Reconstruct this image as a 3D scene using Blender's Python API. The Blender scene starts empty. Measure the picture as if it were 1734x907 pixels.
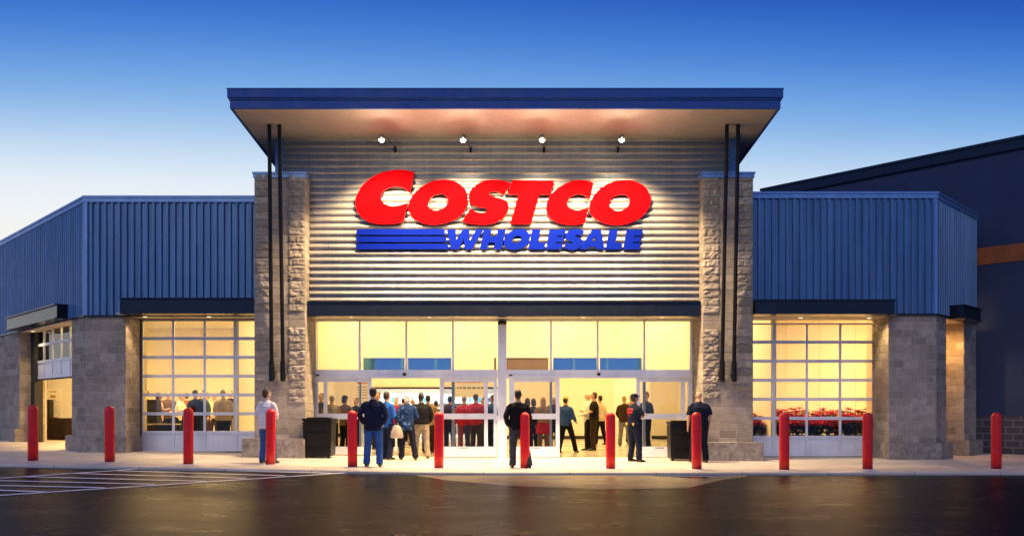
import bpy, bmesh, math, random, time
import numpy as np
from mathutils import Vector, Matrix, noise
random.seed(7)
scene = bpy.context.scene
COL = scene.collection
F, CX, HY, CAMZ = 1391.0, 867.0, 690.0, 1.37          # lens in photo pixels, centre column, horizon row, eye height
R = math.radians
S2 = math.sqrt(0.5)

# ------------------------------------------------------------------ helpers
def s2l(c):
    return tuple(((v/255)/12.92 if v/255 <= .04045 else ((v/255+.055)/1.055)**2.4) for v in c)
def XA(px, D): return (px-CX)/F*D
def ZA(py, D): return CAMZ+(HY-py)/F*D
def gz(x):
    """paving falls gently towards the middle of the frontage"""
    t = -x-1.5
    if t <= -1: return 0.0
    if t < 1: return 0.018*(t+1)**2/4
    return 0.018*min(t, 24)
def ground_pt(px, py, dz=0.0):
    D = 18.0
    for _ in range(30):
        z = gz(XA(px, D))+dz
        D = (CAMZ-z)*F/(py-HY)
    return Vector((XA(px, D), D, gz(XA(px, D))+dz))

def obj(name, bm, mats, parent=None, smooth=False, bevel=0.0, recalc=True):
    if recalc: bmesh.ops.recalc_face_normals(bm, faces=bm.faces)
    if bevel:
        es = [e for e in bm.edges if len(e.link_faces) == 2 and e.calc_face_angle(0) > .5]
        bmesh.ops.bevel(bm, geom=es, offset=bevel, segments=2, affect='EDGES', clamp_overlap=True)
    me = bpy.data.meshes.new(name)
    bm.to_mesh(me); bm.free()
    if not isinstance(mats, (list, tuple)): mats = [mats]
    for m in mats: me.materials.append(m)
    if smooth:
        for p in me.polygons: p.use_smooth = True
    o = bpy.data.objects.new(name, me)
    COL.objects.link(o)
    if parent is not None:
        o.parent = parent
        top = parent
        while top.parent: top = top.parent
        if top.get('_w'):                          # shapes are given in world space: shift to the thing's base
            L = top['_w']
            me.transform(Matrix.Translation((-L[0], -L[1], -L[2])))
    return o
def tag(o, label, cat, group=None):
    o['label'] = label; o['category'] = cat
    if group: o['group'] = group
    return o
def thing(name, label, cat, loc=(0, 0, 0), group=None, rz=0, world=True):
    o = bpy.data.objects.new(name, None); COL.objects.link(o)
    o.location = loc; o.rotation_euler = (0, 0, rz); o.empty_display_size = .2
    if world: o['_w'] = list(loc)
    return tag(o, label, cat, group)
def structure(name, bm, m, **k):
    o = obj(name, bm, m, **k); o['kind'] = 'structure'; return o
def copy_tree(o, parent=None):
    c = o.copy(); COL.objects.link(c); c.parent = parent
    for ch in list(o.children): copy_tree(ch, c)
    return c

class Fr:
    """a wall frame: s runs along the wall, o out of it, z up"""
    def __init__(self, x, y, u, n): self.c = Vector((x, y, 0)); self.u = Vector((*u, 0)); self.n = Vector((*n, 0))
    def p(self, s, o, z): return self.c+self.u*s+self.n*o+Vector((0, 0, z))
def front(D): return Fr(0, D, (1, 0), (0, -1))
def fbox(bm, fr, s0, s1, o0, o1, z0, z1):
    vs = [bm.verts.new(fr.p(s, o, z)) for z in (z0, z1) for (s, o) in ((s0, o0), (s1, o0), (s1, o1), (s0, o1))]
    for f in ((0, 1, 2, 3), (4, 5, 6, 7), (0, 1, 5, 4), (1, 2, 6, 5), (2, 3, 7, 6), (3, 0, 4, 7)):
        bm.faces.new([vs[i] for i in f])
def box(bm, x0, x1, y0, y1, z0, z1): fbox(bm, front(0), x0, x1, -y0, -y1, z0, z1)
def prism(bm, pts, z0, z1):
    a = [bm.verts.new((x, y, z0)) for x, y in pts]; b = [bm.verts.new((x, y, z1)) for x, y in pts]
    bm.faces.new(a); bm.faces.new(b)
    for i in range(len(pts)):
        j = (i+1) % len(pts); bm.faces.new((a[i], a[j], b[j], b[i]))
def loft(bm, pts, rad, side=(1, 0, 0), n=12):
    """tapering closed tube through pts; rad = (along side, across) per point"""
    pts = [Vector(p) for p in pts]; side = Vector(side); rings = []
    for i, p in enumerate(pts):
        t = (pts[min(i+1, len(pts)-1)]-pts[max(i-1, 0)]).normalized()
        a = side-t*side.dot(t)
        if a.length < 1e-4: a = t.orthogonal()
        a.normalize(); b = t.cross(a)
        r = rad[i]; rx, ry = (r if isinstance(r, (tuple, list)) else (r, r))
        rings.append([bm.verts.new(p+a*rx*math.cos(2*math.pi*k/n)+b*ry*math.sin(2*math.pi*k/n)) for k in range(n)])
    for A, B in zip(rings, rings[1:]):
        for k in range(n): bm.faces.new((A[k], A[(k+1) % n], B[(k+1) % n], B[k]))
    bm.faces.new(rings[0]); bm.faces.new(rings[-1])
def tube(bm, a, b, r, n=12): loft(bm, [a, b], [r, r], n=n)
def ball(bm, c, r, n=12):
    if not isinstance(r, (tuple, list)): r = (r, r, r)
    bmesh.ops.create_uvsphere(bm, u_segments=n+4, v_segments=n, radius=1, matrix=Matrix.Translation(c) @ Matrix.Diagonal((*r, 1)))
def lathe(bm, prof, n=28, c=(0, 0)):
    rings = [[bm.verts.new((c[0]+r*math.cos(2*math.pi*k/n), c[1]+r*math.sin(2*math.pi*k/n), z)) for k in range(n)] for r, z in prof]
    for A, B in zip(rings, rings[1:]):
        for k in range(n): bm.faces.new((A[k], A[(k+1) % n], B[(k+1) % n], B[k]))
    bm.faces.new(rings[0]); bm.faces.new(rings[-1])

# ------------------------------------------------------------------ materials
class NT:
    def __init__(self, name):
        self.m = bpy.data.materials.new(name); self.m.use_nodes = True
        self.t = self.m.node_tree; self.b = self.t.nodes['Principled BSDF']; self.out = self.t.nodes['Material Output']
        self.co = self.t.nodes.new('ShaderNodeTexCoord').outputs['Object']
    def n(self, typ, **kw):
        nd = self.t.nodes.new(typ)
        for k, v in kw.items():
            if k in nd.inputs: nd.inputs[k].default_value = v
            else: setattr(nd, k, v)
        return nd
    def l(self, a, b): self.t.links.new(a, b)
    def scale(self, v, src=None):
        mp = self.n('ShaderNodeMapping'); mp.inputs['Scale'].default_value = v; self.l(src or self.co, mp.inputs[0]); return mp.outputs[0]
    def noise(self, scale, detail=6, rough=.6, vec=None):
        nd = self.n('ShaderNodeTexNoise'); nd.inputs['Scale'].default_value = scale; nd.inputs['Detail'].default_value = detail
        nd.inputs['Roughness'].default_value = rough; self.l(vec or self.co, nd.inputs['Vector']); return nd.outputs['Fac']
    def ramp(self, fac, stops):
        r = self.n('ShaderNodeValToRGB'); e = r.color_ramp.elements
        while len(e) < len(stops): e.new(.5)
        for el, (p, c) in zip(e, stops): el.position = p; el.color = (*c[:3], 1) if isinstance(c, (tuple, list)) else (c, c, c, 1)
        self.l(fac, r.inputs[0]); return r.outputs[0]
    def mul(self, a, b, f=1.0, mode='MULTIPLY'):
        x = self.n('ShaderNodeMix', data_type='RGBA', blend_type=mode); x.inputs[0].default_value = f
        for v, i in ((a, 6), (b, 7)):
            if hasattr(v, 'links'): self.l(v, x.inputs[i])
            else: x.inputs[i].default_value = (*v, 1)
        return x.outputs[2]
    def mathn(self, op, a, b=0.0):
        x = self.n('ShaderNodeMath', operation=op)
        for v, i in ((a, 0), (b, 1)):
            if hasattr(v, 'links'): self.l(v, x.inputs[i])
            else: x.inputs[i].default_value = v
        return x.outputs[0]
    def bump(self, h, strength=.3, dist=.01, prev=None):
        b = self.n('ShaderNodeBump'); b.inputs['Strength'].default_value = strength; b.inputs['Distance'].default_value = dist
        self.l(h, b.inputs['Height'])
        if prev: self.l(prev, b.inputs['Normal'])
        self.l(b.outputs[0], self.b.inputs['Normal']); return b.outputs[0]
    def set(self, color=None, rough=None, metal=None, spec=None):
        for nm, v in (('Base Color', color), ('Roughness', rough), ('Metallic', metal), ('Specular IOR Level', spec)):
            if v is None: continue
            if hasattr(v, 'links'): self.l(v, self.b.inputs[nm])
            else: self.b.inputs[nm].default_value = (*v, 1) if nm == 'Base Color' else v
        return self
_cache = {}
def paint(name, c, rough=.45, metal=0.0, var=.12, bump=.0, scale=3.0):
    k = (name, c, rough, metal)
    if k in _cache: return _cache[k]
    t = NT(name); f = t.noise(scale, 5)
    col = t.ramp(f, [(.3, tuple(v*(1-var) for v in c)), (.7, tuple(min(1, v*(1+var)) for v in c))])
    t.set(col, t.mathn('MULTIPLY_ADD', f, .0) if False else rough, metal)
    if bump: t.bump(t.noise(60, 4), bump, .004)
    _cache[k] = t.m; return t.m
def cloth(c):
    k = ('cloth', c)
    if k in _cache: return _cache[k]
    t = NT('cloth'); f = t.noise(9, 4)
    t.set(t.ramp(f, [(.3, tuple(v*.75 for v in c)), (.7, tuple(min(1, v*1.2) for v in c))]), .9, 0, .2)
    t.bump(t.noise(14, 3), .5, .02); t.b.inputs['Specular IOR Level'].default_value = .12
    _cache[k] = t.m; return t.m
def emit(name, c, s, base=(.8, .8, .8)):
    t = NT(name); t.set(base, .4); t.b.inputs['Emission Color'].default_value = (*c, 1); t.b.inputs['Emission Strength'].default_value = s
    return t.m
def glass(name, tint=(.95, .97, .97), base=.02, grazing=.5):
    t = NT(name); t.t.nodes.remove(t.b)
    tr = t.n('ShaderNodeBsdfTransparent'); tr.inputs[0].default_value = (*tint, 1)
    gl = t.n('ShaderNodeBsdfGlossy'); gl.inputs['Roughness'].default_value = .02; gl.inputs[0].default_value = (1, 1, 1, 1)
    fr = t.n('ShaderNodeFresnel'); fr.inputs[0].default_value = 1.45
    mx = t.n('ShaderNodeMixShader'); t.l(fr.outputs[0], mx.inputs[0]); t.l(tr.outputs[0], mx.inputs[1]); t.l(gl.outputs[0], mx.inputs[2])
    t.l(mx.outputs[0], t.out.inputs[0]); return t.m

M = {}
# wet-looking asphalt
t = NT('asphalt')
big = t.noise(.55, 7, .68, t.scale((1, 1.6, 1))); mid = t.noise(3.0, 6); fine = t.noise(28, 5, .75)
c = t.ramp(mid, [(.3, (.004, .004, .005)), (.7, (.013, .0125, .0125))])
c = t.mul(c, t.ramp(fine, [(.25, .45), (.75, 1.5)])); c = t.mul(c, t.ramp(t.noise(21, 4, .75), [(.35, .35), (.5, 1.0), (.66, 2.6)]))
t.set(c, t.ramp(big, [(.30, .22), (.45, .28), (.72, .35)]), 0, .018)
nb = t.bump(fine, .5, .009); t.bump(t.noise(1.1, 4, .6, t.scale((1, .8, 1))), .03, .05, nb); M['asphalt'] = t.m
# pale concrete of the gutter and patch
t = NT('worn_concrete')
mid = t.noise(1.3, 7)
t.set(t.mul(t.ramp(mid, [(.3, (.055, .048, .044)), (.7, (.11, .095, .085))]), t.ramp(t.noise(90, 3), [(.3, .6), (.7, 1.3)])), t.ramp(mid, [(.35, .28), (.7, .6)]))
t.bump(t.noise(80, 3), .3, .006); M['gutter'] = t.m
# sidewalk with broom finish and scored joints
t = NT('sidewalk_concrete')
br = t.n('ShaderNodeTexBrick'); br.offset = 0; br.inputs['Scale'].default_value = 1; br.inputs['Mortar Size'].default_value = .012
br.inputs['Brick Width'].default_value = 1.83; br.inputs['Row Height'].default_value = 1.83; br.inputs['Mortar Smooth'].default_value = .3
br.inputs['Color1'].default_value = (1, 1, 1, 1); br.inputs['Color2'].default_value = (.88, .88, .88, 1); br.inputs['Mortar'].default_value = (.45, .42, .4, 1)
mp = t.n('ShaderNodeMapping'); mp.inputs['Location'].default_value = (.6, .1, 0); t.l(t.co, mp.inputs[0]); t.l(mp.outputs[0], br.inputs['Vector'])
c = t.ramp(t.noise(.9, 7), [(.3, (.52, .48, .43)), (.7, (.68, .64, .58))])
c = t.mul(c, br.outputs['Color']); c = t.mul(c, t.ramp(t.noise(45, 4), [(.3, .8), (.7, 1.12)]))
c = t.mul(c, t.ramp(t.noise(.35, 8, .7), [(.42, .72), (.52, 1.0)]), .6)
t.set(c, t.ramp(t.noise(1.2, 4), [(.35, .42), (.65, .75)])); t.bump(t.noise(70, 4), .25, .004); M['sidewalk'] = t.m
t = NT('store_floor'); t.set(t.ramp(t.noise(.8, 6), [(.3, (.42, .40, .36)), (.7, (.55, .52, .47))]), t.ramp(t.noise(1.5, 4), [(.3, .12), (.7, .35)])); M['floor'] = t.m
t = NT('road_paint'); w = t.noise(16, 6, .7)
t.set(t.ramp(w, [(.26, (.2, .2, .2)), (.38, (.8, .8, .8))]), .5); M['line'] = t.m
# split face block
def stone(name, cols):
    t = NT(name); gi = t.n('ShaderNodeNewGeometry').outputs['Random Per Island']
    c = t.ramp(gi, [(i/(len(cols)-1), v) for i, v in enumerate(cols)])
    c = t.mul(c, t.ramp(t.noise(6, 8, .7), [(.3, .72), (.7, 1.2)])); c = t.mul(c, t.ramp(t.noise(70, 4), [(.3, .82), (.7, 1.15)]))
    t.set(c, .88, 0, .25); nb = t.bump(t.noise(28, 6, .65), .5, .02); t.bump(t.noise(140, 3), .35, .004, nb); return t.m
M['block'] = stone('concrete_block', [(.39, .335, .27), (.31, .265, .215), (.45, .39, .32), (.36, .305, .25), (.27, .235, .19), (.42, .36, .295)])
M['mortar'] = paint('mortar', (.56, .50, .43), .95)
t = NT('plinth_stone'); a = t.noise(7, 8, .72)
t.set(t.mul(t.ramp(a, [(.32, (.13, .11, .10)), (.5, (.27, .235, .20)), (.68, (.40, .36, .31))]), t.ramp(t.noise(1.6, 5), [(.3, .75), (.7, 1.15)])), .55)
t.bump(t.noise(40, 5), .3, .006); M['plinth'] = t.m
# metals
def metal(name, c, rough=.38, metallic=.75, streak=.12):
    t = NT(name); v = t.noise(1.0, 5, .6, t.scale((7, 7, .35))); u = t.noise(2.2, 6)
    col = t.ramp(v, [(.3, tuple(x*(1-streak) for x in c)), (.7, tuple(min(1, x*(1+streak)) for x in c))])
    t.set(t.mul(col, t.ramp(u, [(.3, .9), (.7, 1.06)])), t.ramp(u, [(.3, rough*.8), (.7, rough*1.25)]), metallic); return t.m
M['siding'] = metal('wing_cladding', (.10, .205, .385), .42, .45, .25)
M['corr'] = metal('galvanised_cladding', (.46, .44, .42), .34, .6)
M['cap'] = metal('parapet_metal', (.20, .34, .60), .35, .45)
M['fascia'] = metal('fascia_metal', (.018, .085, .34), .6, .0, .06)
M['soffit'] = metal('soffit_metal', (.47, .46, .42), .5, .3, .06)
M['beam'] = paint('dark_steel', (.020, .024, .036), .26, .6, .15)
M['alu'] = metal('anodised_aluminium', (.70, .76, .86), .38, .25, .05)
M['gasket'] = paint('black_rubber', (.012, .012, .013), .6)
M['black'] = paint('black_plastic', (.007, .007, .008), .42, 0, .2)
M['black'].node_tree.nodes['Principled BSDF'].inputs['Specular IOR Level'].default_value = .22
M['wallpaint'] = paint('warm_white_wall', (.82, .77, .66), .8, 0, .03)
M['ceiling'] = paint('white_ceiling', (.8, .78, .72), .85, 0, .03)
M['base'] = paint('black_baseboard', (.015, .015, .015), .5)
M['white'] = paint('white_board', (.82, .82, .80), .5, 0, .03)
M['red'] = None
t = NT('red_bollard_plastic'); f = t.noise(3, 6)
sc = t.noise(30, 5, .7, t.scale((1, 1, .25)))
oi = t.n('ShaderNodeObjectInfo').outputs['Random']; sx = t.n('ShaderNodeSeparateXYZ'); t.l(t.co, sx.inputs[0])
grime = t.ramp(t.mathn('ADD', sx.outputs[2], t.mathn('MULTIPLY', sc, .22)), [(.11, (.35, .30, .28)), (.26, (1, 1, 1))])
t.set(t.mul(t.mul(t.mul(t.ramp(f, [(.3, (.80, .006, .007)), (.7, (.92, .010, .009))]), t.ramp(sc, [(.26, .5), (.36, 1.0)]), .7), t.ramp(oi, [(0, .86), (1, 1.0)])), grime), t.ramp(f, [(.3, .26), (.7, .42)])); t.bump(t.noise(8, 3), .06, .01); M['red'] = t.m
t = NT('sign_red'); t.set((.50, .001, .002), .8, 0, .0); t.b.inputs['Emission Color'].default_value = (1, .006, .012, 1); t.b.inputs['Emission Strength'].default_value = .4; M['sign_red'] = t.m
t = NT('sign_blue'); t.set((.0006, .007, .15), .7, 0, .03); t.b.inputs['Emission Color'].default_value = (.0, .02, .55, 1); t.b.inputs['Emission Strength'].default_value = .2; M['sign_blue'] = t.m
M['sign_side'] = paint('letter_return', (.02, .02, .025), .5)
M['glass'] = glass('clear_glass'); M['tint'] = glass('door_glass', (.80, .81, .82))
t = NT('reflective_glass'); t.set((.10, .30, .62), .05, .9); M['mirror'] = t.m
# warehouse
t = NT('dark_cladding_wall'); f = t.noise(1.2, 6)
t.set(t.ramp(f, [(.3, (.018, .034, .092)), (.7, (.028, .050, .125))]), .85); t.bump(t.noise(120, 3), .3, .004); M['ware'] = t.m
t = NT('dark_brick'); br = t.n('ShaderNodeTexBrick'); br.inputs['Scale'].default_value = 1; br.inputs['Mortar Size'].default_value = .012
br.inputs['Brick Width'].default_value = .40; br.inputs['Row Height'].default_value = .203
br.inputs['Color1'].default_value = (.035, .038, .055, 1); br.inputs['Color2'].default_value = (.055, .055, .075, 1); br.inputs['Mortar'].default_value = (.16, .17, .2, 1)
br.inputs['Bias'].default_value = 0
M['brick'] = t.m
cb = t.n('ShaderNodeSeparateXYZ'); t.l(t.co, cb.inputs[0]); mk = t.n('ShaderNodeCombineXYZ'); t.l(t.mathn('MULTIPLY', cb.outputs[0], 1.4142), mk.inputs[0]); t.l(cb.outputs[2], mk.inputs[1]); t.l(mk.outputs[0], br.inputs['Vector'])
t.set(br.outputs['Color'], .85); t.bump(br.outputs['Fac'], -.5, .01)
M['rust'] = paint('rust_band', (.30, .085, .022), .7, 0, .2)
M['skin'] = [paint('skin', (.52, .30, .20), .55, 0, .08), paint('skin', (.36, .19, .11), .55, 0, .08), paint('skin', (.60, .38, .27), .55, 0, .08)]
M['eye'] = paint('eye', (.03, .02, .02), .3); M['lip'] = paint('lip', (.35, .11, .09), .5)
M['leaf'] = paint('poinsettia_leaf', (.030, .045, .014), .8, 0, .3, scale=20); M['bract'] = paint('poinsettia_bract', (.55, .006, .009), .8, 0, .25, scale=20)
for k_ in ('leaf', 'bract'): M[k_].node_tree.nodes['Principled BSDF'].inputs['Specular IOR Level'].default_value = .1
M['lens'] = emit('lamp_lens', (1, .84, .55), 60.0); M['softlens'] = emit('soft_lens', (1, .8, .5), 3.0); M['panel'] = emit('lit_panel', (1, .84, .55), 14.0); M['coolpanel'] = emit('lit_cool_panel', (1, .95, .86), 16.0)
E_VEST, E_HALL, E_STORE, E_WING, E_SOF, E_FLOOD = 225, 155, 560, 240, 245, 2800
SKY_STRENGTH, EXPO = 1.0, 0.0
SKY_FRONT = [(0, (255, 244, 232)), (.20, (250, 250, 250)), (.25, (231, 242, 252)), (.29, (190, 217, 245)), (.33, (140, 187, 237)), (.38, (88, 148, 225)), (.43, (50, 107, 204)), (.47, (34, 85, 184)), (1, (14, 40, 115))]
SKY_BACK = [(0, (160, 188, 236)), (.10, (124, 164, 232)), (.35, (66, 124, 218)), (1, (18, 58, 150))]
# ------------------------------------------------------------------ people
PEND = []                                          # meshes waiting for the voxel pass
def pend(bm, voxel, mats, post=None, smooth=2):
    bmesh.ops.recalc_face_normals(bm, faces=bm.faces)
    me = bpy.data.meshes.new('tmp'); bm.to_mesh(me); bm.free()
    o = bpy.data.objects.new('tmp', me); COL.objects.link(o)
    md = o.modifiers.new('r', 'REMESH'); md.mode = 'VOXEL'; md.voxel_size = voxel
    ms = o.modifiers.new('s', 'SMOOTH'); ms.factor = .5; ms.iterations = smooth
    PEND.append((o, mats, post)); return o
HAIR = {'brown': (.045, .025, .014), 'black': (.010, .009, .009), 'grey': (.30, .28, .26), 'white': (.62, .58, .50), 'blond': (.42, .27, .11), 'dark': (.022, .015, .011)}
def patterned(c, c2):
    t = NT('patterned_cloth'); f = t.noise(7, 2)
    t.set(t.ramp(f, [(.56, c), (.60, c2)]), .9, 0, .2); t.bump(t.noise(14, 3), .5, .02); return t.m
def make_person(px, D, label, top=(.02, .02, .03), pants=(.02, .02, .03), hair='dark', H=1.75, rot=0, arms=('hang', 'hang'), stance=((0, 0), (0, 0)),
                bulk=1.0, skin=0, head=(0, 0), hairlen=0, lean=0.0, short=False, cap=None, skirt=None, shoes=(.012, .010, .009), fine=True,
                hem=.84, group=None, gy=None, collar=None, sleeves=None, seat=False):
    """rot: 0 looks away from the camera, 90 to its left, 180 to it. x right, y ahead, z up, metres for a 1.75 m figure"""
    V = .0115 if fine else .021
    k = H/1.75
    # joints
    hips = [Vector((s*.095, 0, .92)) for s in (-1, 1)]
    if seat: ank = [Vector((s*.12, .42, .09)) for s in (-1, 1)]; kne = [Vector((s*.13, .42, .50)) for s in (-1, 1)]; hips = [Vector((s*.1, 0, .52)) for s in (-1, 1)]
    else:
        ank = [Vector((s*.12+st[0], st[1], .085)) for s, st in zip((-1, 1), stance)]
        kne = [h.lerp(a, .52)+Vector((0, .035+max(0, -st[1])*.12, 0)) for h, a, st in zip(hips, ank, stance)]
    dz = -.40 if seat else 0
    def up(v):                                      # lean above the hips
        v = Vector(v); z = v.z
        return Vector((v.x, v.y+lean*max(0, z-.92), z+dz))
    poses = {'hang': ((.255, -.03, 1.13), (.27, .05, .885)), 'front': ((.27, -.02, 1.15), (.10, .23, 1.07)), 'crossed': ((.27, .06, 1.16), (-.07, .23, 1.20)),
             'pocket': ((.282, -.07, 1.15), (.215, .06, .95)), 'reach': ((.25, .12, 1.17), (.20, .37, 1.22)), 'low': ((.26, .03, 1.14), (.22, .24, .98)), 'back': ((.28, -.1, 1.15), (.08, -.17, .98)), 'wide': ((.34, .02, 1.20), (.46, .16, 1.06))}
    A = []
    for s, a in zip((-1, 1), arms):
        e, w = poses[a]; A.append((up((s*.180*bulk**.5, 0, 1.392)), up((s*e[0]*bulk**.4, e[1], e[2])), up((s*w[0], w[1], w[2]))))
    # -- body, one continuous surface
    bm = bmesh.new()
    tor = [(.84, .15, .10), (.95, .165, .115), (1.07, .145, .105), (1.22, .165, .115), (1.35, .175, .11), (1.43, .125, .085), (1.475, .062, .062), (1.56, .056, .06)]
    loft(bm, [up((0, .0, z)) for z, *_ in tor], [((a*bulk if z < 1.3 else a), (b*bulk if z < 1.3 else b)) for z, a, b in tor], n=16)
    for h, kn, an in zip(hips, kne, ank):
        loft(bm, [h+Vector((0, 0, .03)), h.lerp(kn, .5), kn, kn.lerp(an, .35), an, an-Vector((0, 0, .04))], [.088, .078, .057, .057, .04, .042])
        loft(bm, [an+Vector((0, -.05, -.05)), an+Vector((0, .05, -.05)), an+Vector((0, .15, -.062))], [(.035, .03), (.045, .028), (.03, .015)])
    for s, (sh, el, wr) in zip((-1, 1), A):
        loft(bm, [sh-Vector((s*.06, 0, -.015)), sh, sh.lerp(el, .4), el, el.lerp(wr, .3), wr], [.045, .052, .048, .040, .042, .028])
        d = (wr-el).normalized(); q = Vector((0, 1, 0)) if abs(d.y) < .7 else Vector((1, 0, 0)); q = (q-d*q.dot(d)).normalized(); pn = d.cross(q)*s
        loft(bm, [wr, wr+d*.05, wr+d*.095], [(.026, .020), (.041, .016), (.038, .014)], side=q, n=10)
        for i, (ln, off) in enumerate(((.062, .030), (.074, .011), (.070, -.010), (.054, -.029))):
            b0 = wr+d*.088+q*off
            loft(bm, [b0, b0+d*ln*.55+pn*.004, b0+d*ln*.93-pn*.016], [.0088, .0082, .0066], n=8)
        b0 = wr+d*.025+q*.026
        loft(bm, [b0, b0+d*.03+q*.024, b0+d*.062+q*.026-pn*.012], [.011, .0105, .008], n=8)
    bh = bmesh.new(); hc = Vector((0, .012, 1.645))                     # head, turned about the neck
    ball(bh, hc+Vector((0, -.012, .018)), (.074, .090, .098), 14); ball(bh, hc+Vector((0, .018, -.045)), (.058, .066, .068), 12)
    loft(bh, [hc+Vector((0, .088, .018)), hc+Vector((0, .108, -.012)), hc+Vector((0, .085, -.03))], [.010, .015, .013], n=8)
    for s in (-1, 1):
        ball(bh, hc+Vector((s*.076, -.008, -.005)), (.010, .022, .032), 8); ball(bh, hc+Vector((s*.032, .068, .022)), (.022, .018, .011), 8)
    ball(bh, hc+Vector((0, .082, -.058)), (.022, .010, .012), 8)
    rotm = Matrix.Translation(up((0, 0, 1.53))) @ Matrix.Rotation(R(head[0]), 4, 'Z') @ Matrix.Rotation(R(-head[1]), 4, 'X') @ Matrix.Translation((0, 0, -1.53))
    mh = bpy.data.meshes.new('h'); bh.transform(rotm); bh.to_mesh(mh); bm.from_mesh(mh); bpy.data.meshes.remove(mh); bh.free()
    eyes = [rotm @ (hc+Vector((s*.031, .083, .004))) for s in (-1, 1)]; mouth = rotm @ (hc+Vector((0, .088, -.056)))
    def face(me):
        c = np.empty(len(me.polygons)*3, 'f'); me.polygons.foreach_get('center', c); c = c.reshape(-1, 3)
        ix = np.zeros(len(c), 'i')
        m = c-np.array(mouth, 'f'); ix[(np.linalg.norm(m, axis=1) < .02) & (abs(m[:, 2]) < .008)] = 2
        for e in eyes: ix[np.linalg.norm(c-np.array(e, 'f'), axis=1) < .0135] = 1
        me.polygons.foreach_set('material_index', ix)
    body = pend(bm, V if fine else .016, [M['skin'][skin], M['eye'], M['lip']], face)
    # -- clothes
    kids = []
    bm = bmesh.new(); ex = .022
    jt = [(hem, .178, .135), (.95, .19, .142), (1.07, .172, .132), (1.22, .186, .138), (1.34, .198, .134), (1.42, .158, .108), (1.462, .088, .085), (1.495, .074, .074)]
    loft(bm, [up((0, .0, z)) for z, *_ in jt], [((a*bulk if z < 1.4 else a*bulk**.5 if z < 1.45 else a), (b*bulk if z < 1.4 else b*bulk**.5 if z < 1.45 else b)) for z, a, b in jt], n=18)
    for s, (sh, el, wr) in zip((-1, 1), A):
        if short: loft(bm, [sh-Vector((s*.10, 0, -.028)), sh-Vector((s*.03, 0, -.004)), sh.lerp(el, .15), sh.lerp(el, .45), sh.lerp(el, .85)], [.050, .068, .074, .073, .072])
        else: loft(bm, [sh-Vector((s*.10, 0, -.028)), sh-Vector((s*.03, 0, -.004)), sh.lerp(el, .15), sh.lerp(el, .45), el, el.lerp(wr, .5), el.lerp(wr, .96)], [.050, .068, .075, .072, .065, .059, .050])
    kids.append(('shirt' if short else 'jacket', pend(bm, V*1.1, [patterned(top, (.10, .22, .40)) if 'patterned' in label else cloth(top)], wrinkle if fine else None, 3)))
    bm = bmesh.new(); r = .5+.5*bulk
    pz = .92+dz
    loft(bm, [(0, 0, pz-.13), (0, 0, pz-.03), (0, 0, pz+.06), (0, 0, pz+.13)], [(.10*r, .09*r), (.182*r, .132*r), (.178*r, .13*r), (.165*r, .122*r)], n=16)
    for h, kn, an in zip(hips, kne, ank):
        loft(bm, [h+Vector((0, 0, .02)), h.lerp(kn, .4), kn, kn.lerp(an, .5), an+Vector((0, -.005, -.028))], [.108*r, .101*r, .084, .079, .080])
    kids.append(('trousers', pend(bm, V*1.1, [cloth(pants)], wrinkle if fine else None, 3)))
    if skirt:
        bm = bmesh.new(); loft(bm, [(0, 0, 1.03), (0, 0, .9), (0, 0, .62)], [(.17, .125), (.21, .16), (.25, .21)], n=18); kids.append(('skirt', pend(bm, V*1.2, [cloth(skirt)])))
    for an in ank:
        bm = bmesh.new()
        loft(bm, [an+Vector((0, -.075, -.045)), an+Vector((0, -.02, -.035)), an+Vector((0, .06, -.045)), an+Vector((0, .14, -.055)), an+Vector((0, .195, -.062))], [(.030, .034), (.040, .048), (.046, .038), (.045, .028), (.025, .018)], n=12)
        kids.append(('shoe', pend(bm, .010 if fine else .016, [paint('shoe_leather', shoes, .4)])))
    if hair:
        bm = bmesh.new()
        ball(bm, hc+Vector((0, -.027, .030)), (.083, .090, .098), 14)
        ball(bm, hc+Vector((0, -.045, -.03)), (.072, .058, .06), 10)
        if hairlen: loft(bm, [hc+Vector((0, -.035, .03)), hc+Vector((0, -.055, -.07)), hc+Vector((0, -.07, -.07-hairlen))], [(.088, .075), (.098, .058), (.075, .032)])
        bm.transform(rotm); kids.append(('hair', pend(bm, V, [paint('hair', HAIR[hair], .6, 0, .35, scale=40)], wrinkle if fine else None, 1)))
    if cap:
        bm = bmesh.new(); ball(bm, hc+Vector((0, -.012, .052)), (.088, .104, .075), 14)
        loft(bm, [hc+Vector((0, .05, .052)), hc+Vector((0, .12, .05)), hc+Vector((0, .165, .04))], [(.07, .012), (.066, .009), (.04, .007)])
        bm.transform(rotm); kids.append(('cap', pend(bm, V*.9, [cloth(cap)])))
    if collar:
        bm = bmesh.new(); loft(bm, [up((0, -.005, 1.47)), up((0, -.005, 1.52))], [(.078, .078), (.07, .072)], n=16); kids.append(('collar', pend(bm, V, [cloth(collar)])))
    x = XA(px, D)
    PEOPLE.append((body, kids, (x, D, gz(x)+(gy or 0)), rot, k, label, group))
    return PEOPLE[-1]
def wrinkle(me):
    for v in me.vertices:
        a = noise.noise(Vector((v.co.x*11, v.co.y*11, v.co.z*17)))
        v.co += v.normal*(.009*a+.004*noise.noise(v.co*38))
PEOPLE = []
NAVY, BLK, DENIM, KHAKI = (.012, .017, .042), (.010, .010, .012), (.035, .10, .30), (.36, .29, .20)
BR = (.035, .020, .013); CREAM = (.62, .52, .36); REDC = (.45, .02, .025)
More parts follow.
